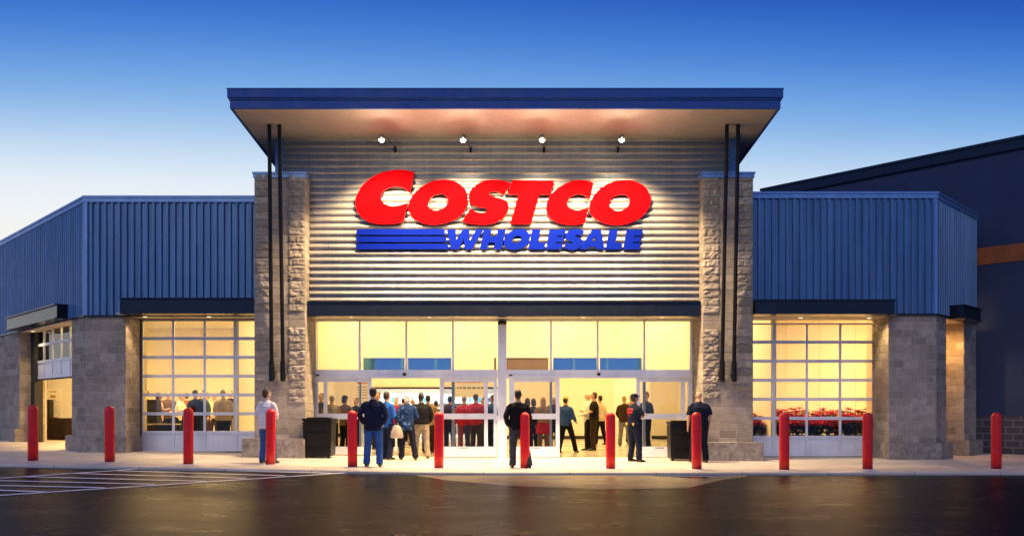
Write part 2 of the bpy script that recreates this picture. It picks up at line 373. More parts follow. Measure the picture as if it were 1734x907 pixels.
# outside, on the paving
P = make_person
P(632, 18.75, 'man in dark navy jacket and blue jeans, back turned, before the open doors', NAVY, (.03, .10, .34), 'dark', 1.79, 0, ('pocket', 'pocket'), ((-.03, 0), (.03, -.02)), 1.12, head=(0, -4), hem=.80)
P(655, 21.3, 'man in bright blue shirt and dark trousers half hidden behind the navy jacket', (.02, .10, .38), NAVY, 'dark', 1.74, -35, ('low', 'front'), ((-.02, .06), (.03, -.05)), 1.05)
P(689, 21.3, 'white-haired woman in blue patterned jacket carrying a beige handbag', (.012, .035, .11), (.012, .013, .025), 'white', 1.70, 15, ('hang', 'front'), ((-.02, .05), (.10, -.10)), 1.0, head=(10, 0), hem=.80, hairlen=.03, skin=2, shoes=(.05, .035, .025))
P(713, 22.0, 'broad man in black jacket and khaki trousers walking in through the open doors', BLK, KHAKI, 'black', 1.74, 5, ('front', 'low'), ((-.05, .08), (.06, -.05)), 1.22, skin=1, hem=.92, shoes=(.06, .04, .03))
P(877, 18.8, 'man in black jacket and grey trousers walking past the middle red bollard', BLK, (.045, .050, .065), 'dark', 1.77, 12, ('pocket', 'hang'), ((-.0, .02), (.10, -.22)), 1.08, hem=.85, collar=(.6, .45, .3))
P(1074, 20.9, 'officer in dark cap and navy shirt with red lettering, arms folded by the doors', (.010, .013, .030), (.010, .014, .035), 'black', 1.72, -62, ('crossed', 'crossed'), ((-.05, 0), (.05, .03)), 1.18, skin=1, short=True, cap=(.010, .013, .030), hem=.93, head=(-10, 0))
P(1184, 20.7, 'bald man in navy short-sleeved shirt facing the store near the black bin', (.008, .012, .032), (.007, .009, .02), None, 1.78, 8, ('hang', 'hang'), ((-.06, 0), (.06, 0)), 1.3, skin=0, short=True, hem=.92, head=(0, 12))
P(452, 19.2, 'person in white fleece and blue jeans standing behind a red bollard', (.72, .72, .74), DENIM, 'brown', 1.72, -22, ('front', 'front'), ((-.02, 0), (.06, .02)), 1.12, hem=.82, head=(-25, -6), skin=2)
# inside the entrance hall
Q = lambda *a, **k: P(*a, fine=False, **k)
Q(958, 25.2, 'man in blue jacket striding in beside the sliding door edge', (.03, .08, .22), BLK, 'dark', 1.70, -35, ('low', 'low'), ((-.02, -.2), (.08, .28)), 1.05, cap=(.5, .35, .1))
Q(996, 26.6, 'bald man in white shirt and black trousers in the entrance hall', (.75, .70, .62), BLK, 'white', 1.86, 95, ('front', 'crossed'), ((0, .05), (.02, -.06)), 1.05, skin=2)
Q(1006, 26.3, 'man in black shirt with folded forearms facing left in the hall', BLK, BR, 'brown', 1.86, 80, ('crossed', 'front'), ((-.02, 0), (.04, .04)), 1.1, short=True, hem=.92)
Q(1016, 30.7, 'man in cream jacket and black trousers far back in the hall', CREAM, BLK, 'black', 1.82, 40, ('front', 'hang'), ((-.04, .05), (.10, -.1)), 1.05)
Q(1057, 29.5, 'man in brown leather jacket and grey trousers by the hall corner', (.05, .028, .016), (.20, .20, .21), 'blond', 1.78, -20, ('low', 'low'), ((-.04, 0), (.06, .1)), 1.05, skin=2)
Q(1069, 31.5, 'person in tan top partly behind the leather jacket', (.28, .20, .12), BLK, 'blond', 1.86, 170, ('hang', 'hang'), skin=2)
Q(1094, 26.0, 'person in black seen through the fourth door panel', BLK, BLK, 'black', 1.86, 120, ('front', 'front'))
Q(786, 25.4, 'white-haired person in red shirt behind the second door panel', REDC, (.05, .07, .14), 'grey', 1.72, 10, ('hang', 'front'), bulk=1.1)
Q(806, 25.0, 'brown-haired person in red shirt and brown trousers behind the second door panel', REDC, (.06, .035, .02), 'brown', 1.78, -25, ('front', 'low'), bulk=1.15)
Q(762, 26.0, 'person in dark coat at the edge of the second door panel', BR, NAVY, 'black', 1.72, 20, ('hang', 'hang'))
Q(834, 25.5, 'person in blue shirt in the narrow side glass of the second door', (.03, .06, .16), BLK, 'dark', 1.76, 70, ('reach', 'front'))
Q(819, 27.5, 'person in dark blue top reaching beyond the red shirts', (.025, .05, .12), BLK, 'dark', 1.72, 110, ('reach', 'reach'))
Q(562, 24.4, 'grey-haired person in light grey jacket behind the first door panel', (.28, .26, .24), BR, 'grey', 1.66, 5, ('front', 'front'), bulk=1.1)
Q(584, 24.0, 'person in dark cap and tan coat behind the first door panel', (.22, .14, .07), BLK, 'black', 1.66, -30, ('front', 'reach'), cap=(.02, .017, .017), hairlen=.05)
Q(544, 24.6, 'person in blue top in the narrow side glass of the first door', (.04, .07, .16), BLK, 'brown', 1.72, 170, ('hang', 'hang'))
Q(603, 26.5, 'person in black jacket under the white notice in the hall', BLK, BLK, 'brown', 1.62, 150, ('front', 'front'))
Q(640, 26.2, 'person in dark jacket glimpsed between the navy jacket and the blue shirt', (.10, .05, .03), BR, 'brown', 1.80, 160, ('hang', 'hang'))
Q(671, 27.0, 'person in red top between the blue shirt and the white-haired woman', REDC, BLK, 'brown', 1.66, 175, ('front', 'front'), skin=2)
Q(699, 29.0, 'person in tan top beyond the white-haired woman', (.42, .30, .16), KHAKI, 'blond', 1.62, 185, ('hang', 'front'))
Q(725, 24.6, 'man in tan coat just ahead of the khaki trousers', (.36, .25, .13), BR, 'dark', 1.72, -10, ('hang', 'low'), bulk=1.15)
Q(738, 27.0, 'dark-haired person in dark coat next to the third bollard top', BR, BLK, 'black', 1.58, 20, ('front', 'front'))
Q(655, 31.0, 'person in cream cardigan deep in the crowd', CREAM, BLK, 'grey', 1.74, 10, ('hang', 'hang'))
Q(683, 32.0, 'person in brown coat deep in the crowd', (.15, .09, .05), BLK, 'dark', 1.68, 0, ('hang', 'hang'))
Q(712, 33.0, 'person in yellow top deep in the crowd', (.55, .38, .10), BLK, 'brown', 1.72, 180, ('hang', 'hang'))
Q(893, 24.8, 'brown-haired woman in dark coat behind the third door panel', BR, NAVY, 'brown', 1.66, 8, ('front', 'hang'), hairlen=.10)
Q(903, 26.5, 'dark-haired person in navy behind the third door panel', NAVY, BLK, 'dark', 1.66, 20, ('front', 'front'), hairlen=.06)
Q(920, 24.6, 'blonde woman in tan coat and red skirt behind the third door panel', (.30, .20, .10), (.18, .11, .06), 'blond', 1.68, -8, ('front', 'front'), hairlen=.14, skirt=(.42, .02, .03), skin=2)
Q(938, 25.5, 'person in dark coat at the opening edge of the third door panel', (.03, .02, .02), BLK, 'white', 1.74, 0, ('hang', 'hang'))
# inside the left wing
Q(285, 27.2, 'dark-haired person in brown cardigan between the floral top and the white shirt', (.10, .06, .035), BLK, 'dark', 1.74, 200, ('front', 'front'))
Q(316, 28.6, 'person in rust-red top just left of the large black jacket', (.30, .08, .04), BLK, 'brown', 1.70, 30, ('hang', 'front'))
Q(341, 27.2, 'person in dark green top peeking out past the large black jacket', (.03, .05, .03), BLK, 'black', 1.80, 170, ('hang', 'hang'))
Q(390, 28.8, 'person in dark suit in the gap right of the tan jacket', BLK, BLK, 'black', 1.82, 190, ('front', 'hang'))
Q(413, 28.2, 'fair-haired person in beige coat far behind the black waistcoat', (.40, .32, .20), BR, 'blond', 1.74, 160, ('hang', 'front'), skin=2)
Q(269, 24.9, 'woman with dark hair in floral white top beside the black case in the wing', (.60, .42, .36), BR, 'black', 1.66, -70, ('front', 'reach'), skin=1, hairlen=.05)
Q(300, 26.5, 'person in white shirt bending over a table inside the wing', (.72, .66, .55), BLK, 'blond', 1.66, -90, ('reach', 'reach'), lean=.25, skin=2)
Q(331, 24.9, 'large man in black jacket inside the wing, back to the door', BLK, BLK, 'brown', 1.76, -20, ('low', 'front'), bulk=1.3)
Q(351, 28.5, 'person in cream top further inside the wing', CREAM, BR, 'dark', 1.72, 150, ('hang', 'hang'))
Q(378, 24.7, 'grey-haired man in tan jacket and black trousers inside the wing', (.33, .26, .14), BLK, 'grey', 1.78, -8, ('low', 'low'), bulk=1.3)
Q(363, 29.5, 'person in pale top beyond the tan jacket', (.55, .48, .36), BR, 'blond', 1.70, 180, ('hang', 'front'))
Q(402, 26.5, 'person in grey cardigan beside the tan jacket', (.20, .16, .11), (.28, .22, .15), 'dark', 1.66, 60, ('front', 'low'))
Q(424, 25.2, 'person in black waistcoat at the wing door edge', (.02, .015, .014), (.40, .30, .17), 'dark', 1.70, 70, ('reach', 'front'))
Q(248, 27.5, 'person standing behind the black loudspeaker case in the wing', (.25, .10, .06), BLK, 'brown', 1.74, 170, ('hang', 'hang'))

dg = bpy.context.evaluated_depsgraph_get(); dg.update()
DONE = {}
for o, mats, post in PEND:
    me = bpy.data.meshes.new_from_object(o.evaluated_get(dg), depsgraph=dg)
    me.materials.clear()
    for m in mats: me.materials.append(m)
    me.polygons.foreach_set('use_smooth', np.ones(len(me.polygons), bool))
    if post: post(me)
    DONE[o] = me
for body, kids, loc, rot, k, label, group in PEOPLE:
    root = bpy.data.objects.new('person', DONE[body]); COL.objects.link(root); root.data.name = 'person_body'
    root.location = loc; root.rotation_euler = (0, 0, R(rot)); root.scale = (k, k, k); tag(root, label, 'person', group or 'people at the store')
    for nm, o in kids:
        c = bpy.data.objects.new(nm, DONE[o]); DONE[o].name = nm; COL.objects.link(c); c.parent = root
    if 'red lettering' in label: OFFICER = root
for o, *_ in PEND:
    me = o.data; bpy.data.objects.remove(o); bpy.data.meshes.remove(me)
# ------------------------------------------------------------------ ground
def sheet(xs, ys, dz):
    bm = bmesh.new(); g = [[bm.verts.new((x, y, gz(x)+dz)) for y in ys] for x in xs]
    for a, b in zip(g, g[1:]):
        for i in range(len(ys)-1): bm.faces.new((a[i], b[i], b[i+1], a[i+1]))
    return bm
XS = [-400, -60, -26, -24, -20, -16, -12, -8, -5, -3, -2.5, -2, -1.5, -1, -.5, 0, 3, 8, 14, 20, 40, 400]
KD, KH = 17.45, .055                                # kerb line and its drop
structure('parking_lot', sheet(XS, [-300, -30, 0, 8, KD-.02, 60, 400], -KH), M['asphalt'])
bm = bmesh.new()
xs = [-60, -26, -25, -20, -16, -12, -8, -5, -3, -2.5, -2, -1.5, -1, -.5, 0, 3, 8, 14, 20, 60]
prof = [(KD-.012, -.09), (KD-.012, -.020), (KD, -.004), (KD+.02, 0), (KD+.15, .0), (23.0, .0), (45, .0)]
def curb(x): return max(0, (-9-x))**1.5*.020          # the kerb sweeps back at the end of the frontage
g = [[bm.verts.new((x, y+(curb(x) if y < 18 else 0), gz(x)+z)) for y, z in prof] for x in xs]
for a, b in zip(g, g[1:]):
    for i in range(len(prof)-1): bm.faces.new((a[i], b[i], b[i+1], a[i+1]))
structure('sidewalk', bm, M['sidewalk'])
def patch(name, pts, dz, m, label=None):
    """flat painted or laid sheet on the road, outlined by photo points turned into ground points"""
    bm = bmesh.new(); vs = []
    for (a, b) in zip(pts, pts[1:]+pts[:1]):
        A, B = ground_pt(*a, -KH+dz), ground_pt(*b, -KH+dz)
        n = max(1, int((B-A).length/.5))
        for i in range(n):
            p = A.lerp(B, i/n); vs.append(bm.verts.new((p.x, p.y, gz(p.x)-KH+dz)))
    f = bm.faces.new(vs); bmesh.ops.triangulate(bm, faces=[f])
    return structure(name, bm, m)
def stripe(a, b, w=.15, dz=.008):
    A, B = ground_pt(*a, -KH), ground_pt(*b, -KH); d = (B-A).normalized(); q = Vector((-d.y, d.x, 0))*w/2
    n = max(2, int((B-A).length)); bm = bmesh.new(); rows = []
    for i in range(n+1):
        p = A.lerp(B, i/n); rows.append([bm.verts.new((v.x, v.y, gz(v.x)-KH+dz)) for v in (p-q, p+q)])
    for r, s in zip(rows, rows[1:]): bm.faces.new((r[0], s[0], s[1], r[1]))
    return structure('road_marking', bm, M['line'])
for i, (a, b) in enumerate([((-60, 842.5), (640, 796.8)), ((-60, 813.5), (240, 793.5)), ((240, 793.5), (560, 801)), ((199, 797), (483, 805.5)), ((122, 801.4), (417, 810)), ((37, 807), (350, 815)),
             ((-30, 813.2), (262, 820)), ((-30, 821.6), (177, 826)), ((-30, 829.3), (74, 833))]): stripe(a, b, dz=.008+.0005*i)
patch('gutter_apron', [(700, 803.5), (760, 813), (880, 823), (1020, 827), (1165, 826), (1225, 811), (1262, 806.5), (1270, 804.2), (980, 803.8)], .004, M['gutter'])
t = NT('puddle_water'); t.set((.012, .011, .010), .03, 0, .6); M['puddle'] = t.m
patch('puddle', [(1100, 804.6), (1130, 806.4), (1175, 808.6), (1225, 808.0), (1243, 806.2), (1236, 804.6), (1170, 804.2)], .008, M['puddle'])
bm = sheet([-7.7, -5, -3, -2.5, -2, -1.5, -1, -.5, 0, 3, 7.2], [22.75, 30, 36, 50], .004)
structure('store_floor', bm, M['floor'])

# ------------------------------------------------------------------ the store
ST = thing('store_building', 'warehouse store front with stone pilasters, metal cladding and a flat projecting canopy', 'building', (-.2, 22, 0))
rnd = random.Random(3)
def block_wall(bm, fr, s0, s1, z0, z1, split=None, bw=.40, bh=.2025, off=0.0):
    """courses of single blocks, each an island; split-face ones get a broken, lumpy face"""
    nz = round((z1-z0)/bh); bh = (z1-z0)/nz; g = .006
    for r in range(nz):
        za, zb = z0+r*bh+g, z0+(r+1)*bh-g
        s = s0-(bw/2 if (r % 2 and not split) else 0)
        while s < s1-.02:
            a, b = max(s, s0)+g, min(s+bw, s1)-g; s += bw
            if b-a < .03: continue
            rough = split((a+b)/2, (za+zb)/2) if split else False
            d = (.008 if rough else .006)+off
            if not rough:
                o = d+rnd.uniform(-.002, .003)
                pts = [(a, za), (b, za), (b, zb), (a, zb)]; i = .006
                back = [bm.verts.new(fr.p(x, -.02, z)) for x, z in pts]; mid = [bm.verts.new(fr.p(x, o-.005, z)) for x, z in pts]
                fin = [bm.verts.new(fr.p(x+(i if x == a else -i), o, z+(i if z == za else -i))) for x, z in pts]
                for k in range(4):
                    j = (k+1) % 4; bm.faces.new((back[k], back[j], mid[j], mid[k])); bm.faces.new((mid[k], mid[j], fin[j], fin[k]))
                bm.faces.new(fin)
            else:
                nx, ny = 9, 6; grid = []
                sd = Vector((rnd.uniform(0, 90), rnd.uniform(0, 90), rnd.uniform(0, 90)))
                for iy in range(ny+1):
                    row = []
                    for ix in range(nx+1):
                        u, v = ix/nx, iy/ny; x, z = a+(b-a)*u, za+(zb-za)*v
                        e = .35+.65*min(1, min(u, 1-u)*9, min(v, 1-v)*6)
                        h = noise.noise(Vector((x*7+z*3, z*8-x*2, 0))+sd*.5)*.7+noise.noise(Vector((x*19, z*19, 3))+sd)*.5
                        ex = rnd.uniform(-.004, .004)
                        row.append(bm.verts.new(fr.p(x+(ex if 0 < ix < nx else 0), d+e*max(.004, .022+.044*h+ex), z)))
                    grid.append(row)
                for A, B in zip(grid, grid[1:]):
                    for k in range(nx): bm.faces.new((A[k], A[k+1], B[k+1], B[k]))
                rim = grid[0]+[r_[-1] for r_ in grid[1:-1]]+grid[-1][::-1]+[r_[0] for r_ in grid[1:-1]][::-1]
                bk = [bm.verts.new(v.co-fr.n*(d+.02+0*v.co.z)) for v in rim]
                for k in range(len(rim)):
                    j = (k+1) % len(rim); bm.faces.new((bk[k], bk[j], rim[j], rim[k]))
FL, FR_ = 22.3, 21.9                                # depth of the wing walls
LW = Fr(XA(145, FL), FL, (-S2, S2), (-S2, -S2))     # chamfered ends
RW = Fr(XA(1585, FR_), FR_, (S2, S2), (S2, -S2))
ROOF = 7.10; BOT = 3.86
# pilasters
PD = 21.5
for (xa, xb, inner) in ((XA(431, PD), XA(517, PD), 1), (XA(1190, PD), XA(1275, PD), -1)):
    bm = bmesh.new(); w = xb-xa; g0 = gz(xa)-.02; top = 7.48
    def spl(s, z): return (s-xa < w*.30 or s-xa > w*.655) and z > 1.55 and not 3.40 < z < 3.82
    cw = w/3
    block_wall(bm, front(PD), xa, xb, g0, top, spl, bw=cw+.0001)
    xi = xb if inner > 0 else xa; xo = xa if inner > 0 else xb
    fi = Fr(xi, PD, (0, 1), (inner, 0)); fo = Fr(xo, PD, (0, 1), (-inner, 0))
    block_wall(bm, fi, .0, 1.25, g0, top); block_wall(bm, fo, .0, .9, g0, top)
    p = obj('stone_pilaster', bm, M['block'], ST)
    bm = bmesh.new(); fbox(bm, front(PD), xa+.004, xb-.004, -1.4, -.002, g0, top); obj('mortar_core', bm, M['mortar'], p).matrix_parent_inverse = Matrix()
    bm = bmesh.new(); fbox(bm, front(PD), xa-.05, xb+.05, -1.45, .06, top, top+.045); fbox(bm, front(PD), xa-.03, xb+.03, -1.43, .04, top-.10, top-.0005); obj('pilaster_cap', bm, M['cap'], p)
    bm = bmesh.new(); e = .17
    fbox(bm, front(PD), xa-e-.02*(1+inner), xb+e-.06*(1+inner), -1.2, .38, g0-.1, g0+.50); obj('plinth', bm, M['plinth'], p, bevel=.015)
# corner piers of the wings
def pier(poly, faces, plinth, name='stone_pier', z1=BOT, base=0.0):
    bm = bmesh.new()
    for fr, s0, s1 in faces: block_wall(bm, fr, s0, s1, base-.01, z1)
    p = obj(name, bm, M['block'], ST)
    bm = bmesh.new(); prism(bm, poly, base-.05, z1-.003); obj('mortar_core', bm, M['mortar'], p)
    bm = bmesh.new(); prism(bm, plinth, base-.12, base+.44); obj('plinth', bm, M['plinth'], p, bevel=.015)
LX = LW.c.x; RX = RW.c.x; JX = XA(213, FL); KX = XA(1505, FR_)
def q(fr, s, o): v = fr.p(s, o, 0); return (v.x, v.y)
pier([(JX-.003, FL+.003), (LX+.001, FL+.003), q(LW, 1.127, -.003), q(LW, 1.127, -.7), (JX-.003, 23.6)],
     [(front(FL), LX, JX), (LW, 0, 1.13), (Fr(JX, FL, (0, 1), (1, 0)), 0, .9), (Fr(*q(LW, 1.13, 0), (S2, S2), (-S2, S2)), 0, .6)],
     [(JX+.06, FL-.16), (LX-.06, FL-.16), q(LW, 1.20, .16), q(LW, 1.20, -.75), (JX+.06, 23.55)], base=.16)
s5 = 6.32
pier([q(LW, s5+.003, -.003), q(LW, 10, -.003), q(LW, 10, -.8), q(LW, s5+.003, -.8)],
     [(LW, s5, 10), (Fr(*q(LW, s5, 0), (S2, S2), (S2, -S2)), 0, .75)],
     [q(LW, s5-.06, .16), q(LW, 10, .16), q(LW, 10, -.7), q(LW, s5-.06, -.7)], base=.26)
sA, sB = .575/S2, 1.655/S2
pier([(KX+.003, FR_+.003), (RX-.001, FR_+.003), q(RW, sA-.003, -.003), q(RW, sA-.003, -.8), (KX+.003, 23.3)],
     [(front(FR_), KX, RX), (RW, 0, sA), (Fr(KX, FR_, (0, 1), (-1, 0)), 0, 1.0), (Fr(*q(RW, sA, 0), (-S2, S2), (S2, S2)), 0, .7)],
     [(KX-.06, FR_-.16), (RX+.06, FR_-.16), q(RW, sA+.07, .16), q(RW, sA+.07, -.8), (KX-.06, 23.2)])
pier([q(RW, sB+.003, -.003), q(RW, 3.46, -.003), q(RW, 3.46, -1.2), q(RW, sB+.003, -1.2)],
     [(RW, sB, 3.46), (Fr(*q(RW, sB, 0), (-S2, S2), (-S2, -S2)), 0, 1.15)],
     [q(RW, sB-.07, .16), q(RW, 3.6, .16), q(RW, 3.6, -.9), q(RW, sB-.07, -.9)])
bm = bmesh.new(); fbox(bm, RW, sA, sB, -1.0, -.85, 0, 3.86); obj('recess_wall', bm, M['block'], ST)
# ribbed cladding
def ribs(bm, fr, s0, s1, z0, z1, pitch=.188, d=.055):
    n = round((s1-s0)/pitch); pitch = (s1-s0)/n; pl = []
    for i in range(n):
        a = s0+i*pitch; pl += [(a, 0), (a+pitch*.48, 0), (a+pitch*.60, d), (a+pitch*.88, d)]
    pl.append((s1, 0)); pv = [(bm.verts.new(fr.p(s, o, z0)), bm.verts.new(fr.p(s, o, z1))) for s, o in pl]
    for (a, b), (c, e) in zip(pv, pv[1:]): bm.faces.new((a, c, e, b))
for (fr, s0, s1) in ((front(FL-.03), LX, -6.6), (LW, 0, 10.5), (front(FR_-.03), 6.2, RX), (RW, 0, 3.45)):
    bm = bmesh.new()
    ribs(bm, fr, s0+.05, s1-.05, BOT+.005, ROOF-.16)
    w = obj('wing_cladding', bm, M['siding'], ST, recalc=False)
    bm = bmesh.new(); fbox(bm, fr, s0, s1, -.30, -.004, BOT, ROOF-.02); obj('backing_wall', bm, M['siding'], w)
    bm = bmesh.new(); fbox(bm, fr, s0, s1, -.02, .055, BOT-.02, BOT+.015); obj('drip_edge', bm, M['beam'], w)
    bm = bmesh.new(); fbox(bm, fr, s0-.02, s1+.02, -.34, .065, ROOF-.17, ROOF-.06); fbox(bm, fr, s0-.03, s1+.03, -.36, .085, ROOF-.058, ROOF); obj('parapet_cap', bm, M['cap'], w)
for fr, x, D in ((LW, LX, FL), (RW, RX, FR_)):
    bm = bmesh.new(); s = 1 if fr is LW else -1
    fbox(bm, front(D-.03), x-.0*s, x+s*.085, 0, .05, BOT, ROOF-.172); fbox(bm, fr, 0, .085, 0, .05, BOT, ROOF-.172)
    obj('corner_trim', bm, M['cap'], ST)
# dark steel awnings over the openings
def awning(fr, s0, s1, o1, z0, z1, soff_o, name='steel_awning'):
    bm = bmesh.new()
    fbox(bm, fr, s0, s1, 0.06, o1-.02, z0+.03, z1-.03); fbox(bm, fr, s0-.02, s1+.02, .05, o1+.035, z1-.03, z1); fbox(bm, fr, s0-.02, s1+.02, .05, o1+.035, z0, z0+.028)
    a = obj(name, bm, M['beam'], ST, bevel=.004)
    return a
awning(front(FL-.03), XA(205, 21.8), -6.76, .50, 3.86, 4.285, 0)
awning(front(FR_-.03), 6.33, XA(1515, 21.4), .50, 3.80, 4.19, 0)
awning(LW, 1.29, 6.45, .36, 3.87, 4.28, 0); awning(RW, .90, 2.48, .42, 3.80, 4.17, 0)
bm = bmesh.new(); fbox(bm, front(21.62), -5.385, 4.965, -.2, .0, 3.80, 4.14); fbox(bm, front(21.62), -5.385, 4.965, -.24, .03, 4.142, 4.17); fbox(bm, front(21.62), -5.385, 4.965, -.24, .03, 3.775, 3.799)
obj('entrance_beam', bm, M['beam'], ST, bevel=.004)
M['soffit_panel'] = paint('soffit_panel', (.62, .55, .45), .6)
for (x0, x1, y0, y1, z) in ((-5.38, 4.96, 21.86, 22.62, 3.80), (-10.6, -6.76, 22.0, 23.3, 3.872), (6.33, 10.1, 21.6, 23.0, 3.812)):
    bm = bmesh.new(); box(bm, x0, x1, y0, y1, z, z+.05); obj('soffit', bm, M['soffit_panel'], ST)
bm = bmesh.new(); fbox(bm, LW, 1.2, 6.4, -.5, .0, 3.83, 3.858); obj('soffit', bm, M['soffit_panel'], ST)
bm = bmesh.new(); fbox(bm, RW, .8, 2.4, -.85, .0, 3.80, 3.83); obj('soffit', bm, M['soffit_panel'], ST)
# corrugated centre wall
bm = bmesh.new(); per, amp = .1775, .043; z0, z1 = 4.18, 8.62; rows = []
n = int((z1-z0)/per*20)
for i in range(n+1):
    z = z0+(z1-z0)*i/n; u = ((z-z0)/per) % 1
    o = amp*(-math.cos(math.pi*u/.30) if u < .30 else math.cos(math.pi*(u-.30)/.70))
    rows.append([bm.verts.new((x, 21.9-o, z)) for x in (-6.09, 5.79)])
for a, b in zip(rows, rows[1:]): bm.faces.new((a[0], a[1], b[1], b[0]))
cw_ = obj('corrugated_wall', bm, M['corr'], ST, smooth=True, recalc=False)
bm = bmesh.new(); box(bm, -6.09, 5.79, 21.94, 22.3, 4.17, 8.58); box(bm, -6.09, -5.8, 22.3, 30, 6.9, 8.0); box(bm, 5.5, 5.79, 22.3, 30, 6.9, 8.0); obj('tower_wall', bm, M['siding'], cw_)
for a, b in ((-6.30, -6.09), (5.79, 6.0)):
    bm = bmesh.new(); fbox(bm, front(21.9), a, b, -.4, .06, 4.2, 8.52); obj('corner_trim', bm, M['siding'], cw_)
# seams between the cladding sheets
bm = bmesh.new()
# canopy
cx0, cx1, cy0, cy1 = -6.87, 6.54, 20.0, 29.5; zf = 8.67; sl = .082
def cz(y): return zf-sl*(y-cy0)
bm = bmesh.new()
def slab(bm, x0, x1, y0, y1, b, t):
    vs = [bm.verts.new((x, y, cz(y)+h)) for h in (b, t) for x, y in ((x0, y0), (x1, y0), (x1, y1), (x0, y1))]
    for f in ((0, 1, 2, 3), (4, 5, 6, 7), (0, 1, 5, 4), (1, 2, 6, 5), (2, 3, 7, 6), (3, 0, 4, 7)): bm.faces.new([vs[i] for i in f])
slab(bm, cx0+.06, cx1-.06, cy0+.06, cy1, 0, .10); can = obj('canopy', bm, M['soffit'], ST)
bm = bmesh.new()
slab(bm, cx0, cx1, cy0, cy0+.058, -.02, .20); slab(bm, cx0, cx0+.058, cy0+.06, cy1, -.02, .2); slab(bm, cx1-.058, cx1, cy0+.06, cy1, -.02, .2)
slab(bm, cx0-.05, cx1+.05, cy0-.05, cy1, .23, .44); slab(bm, cx0+.03, cx1-.03, cy0+.03, cy1, .101, .229); slab(bm, cx0-.03, cx1+.03, cy0-.03, cy0+.3, .19, .215)
slab(bm, cx0-.06, cx1+.06, cy0-.06, cy1, .42, .452)
obj('fascia', bm, M['fascia'], can)
for (bx, tx) in ((460, 456), (479, 473), (1223, 1231), (1243, 1250)):
    b = Vector((XA(bx, 21.36), 21.36, ZA(645, 21.36))); tp = Vector((XA(tx, 20.98), 20.98, cz(20.98)))
    bm = bmesh.new(); tube(bm, b+Vector((0, 0, .5)), tp, .050, 16); c = obj('canopy_strut', bm, M['black'], ST, smooth=False)
    bm = bmesh.new(); tube(bm, b, b+Vector((0, -.012, .52)), .066, 16); fbox(bm, front(PD), b.x-.05, b.x+.05, .0, .12, b.z+.08, b.z+.2); obj('strut_shoe', bm, M['black'], c)
# ---- glazed entrance
GD = 22.6
def gx(px): return XA(px, GD)
def gzz(py): return ZA(py, GD)
fg = front(GD); xl, xr = gx(532), gx(1172)
bm = bmesh.new()
ztop, zh1, zh0 = gzz(540), gzz(626), gzz(640)
fbox(bm, fg, xl, xr, -.10, .04, ztop-.06, ztop)
for px in (609, 688, 767, 933, 1012, 1091): fbox(bm, fg, gx(px)-.025, gx(px)+.025, -.09, .05, zh1, ztop-.06)
for x0, x1 in ((xl, xl+.055), (xr-.055, xr)): fbox(bm, fg, x0, x1, -.10, .045, gz(x0)-.02, ztop-.06)
ef = obj('entrance_frame', bm, M['alu'], ST, bevel=.004)
bm = bmesh.new(); fbox(bm, fg, xl+.056, gx(842.5), -.12, .13, zh0, zh1); fbox(bm, fg, gx(858.5), xr-.056, -.12, .13, zh0, zh1)
fbox(bm, fg, xl+.056, gx(842.5), .0, .145, zh0+.08, zh0+.085); fbox(bm, fg, gx(858.5), xr-.056, .0, .145, zh0+.08, zh0+.085)
obj('door_header', bm, M['alu'], ef, bevel=.004)
bm = bmesh.new(); fbox(bm, fg, gx(843), gx(858), -.13, .10, -.02, ztop-.16); fbox(bm, fg, gx(848.5), gx(852.5), .1, .104, -.02, ztop-.2); obj('centre_post', bm, M['alu'], ef, bevel=.006)
bm = bmesh.new(); fbox(bm, fg, gx(843), gx(858), -.13, .12, ztop-.158, ztop-.062); obj('post_cap', bm, M['black'], ef)
edges = [532, 609, 688, 767, 843, None, 858, 933, 1012, 1091, 1172]
for a, b in zip(edges, edges[1:]):
    if a is None or b is None: continue
    bm = bmesh.new(); fbox(bm, fg, gx(a)+.026, gx(b)-.026, -.02, -.012, zh1+.001, ztop-.061); obj('clerestory_pane', bm, M['glass'], ef)
for px in (686, 1013):
    bm = bmesh.new(); ball(bm, (gx(px), GD-.15, gzz(633.5)), (.055, .04, .04), 10); obj('door_sensor', bm, M['black'], ef, smooth=True)
for px in (537, 862):
    bm = bmesh.new(); fbox(bm, fg, gx(px), gx(px+6), .146, .15, gzz(636.5), gzz(634)); obj('nameplate', bm, M['black'], ef)
def sliding(x0, x1, stiles, mids, plate, d):
    """frame from photo columns x0..x1 with stiles (pairs) and glass in between"""
    bm = bmesh.new(); zb = gz(gx(x0))+.02; fr = front(GD-d)
    for a, b in stiles: fbox(bm, fr, gx(a), gx(b), -.03, .03, zb, zh0-.003)
    segs = [(stiles[i][1], stiles[i+1][0]) for i in range(len(stiles)-1)]
    for a, b in segs:
        fbox(bm, fr, gx(a)+.001, gx(b)-.001, -.028, .028, zh0-.10, zh0-.004); fbox(bm, fr, gx(a)+.001, gx(b)-.001, -.028, .028, gzz(709), gzz(699.5)); fbox(bm, fr, gx(a)+.001, gx(b)-.001, -.028, .028, zb, gzz(755.5))
    o = obj('sliding_door', bm, M['alu'], ST, bevel=.004)
    for a, b in segs:
        for z0, z1 in ((gzz(699.5), zh0-.10), (gzz(755.5), gzz(709))):
            bm = bmesh.new(); fbox(bm, fr, gx(a)+.002, gx(b)-.002, -.006, .004, z0, z1); obj('pane', bm, M['tint'], o)
    bm = bmesh.new()
    for i in range(6): fbox(bm, fr, gx(plate+i*2.6), gx(plate+i*2.6+1.7), .0285, .031, gzz(758.3), gzz(756.7))
    obj('door_sticker', bm, M['black'], o)
    for px in mids:                                   # the panel parked behind shows as a second stile
        bm = bmesh.new(); fbox(bm, fr, gx(px[0]), gx(px[1]), -.16, -.09, zb, zh0-.02); obj('rear_stile', bm, M['alu'], o)
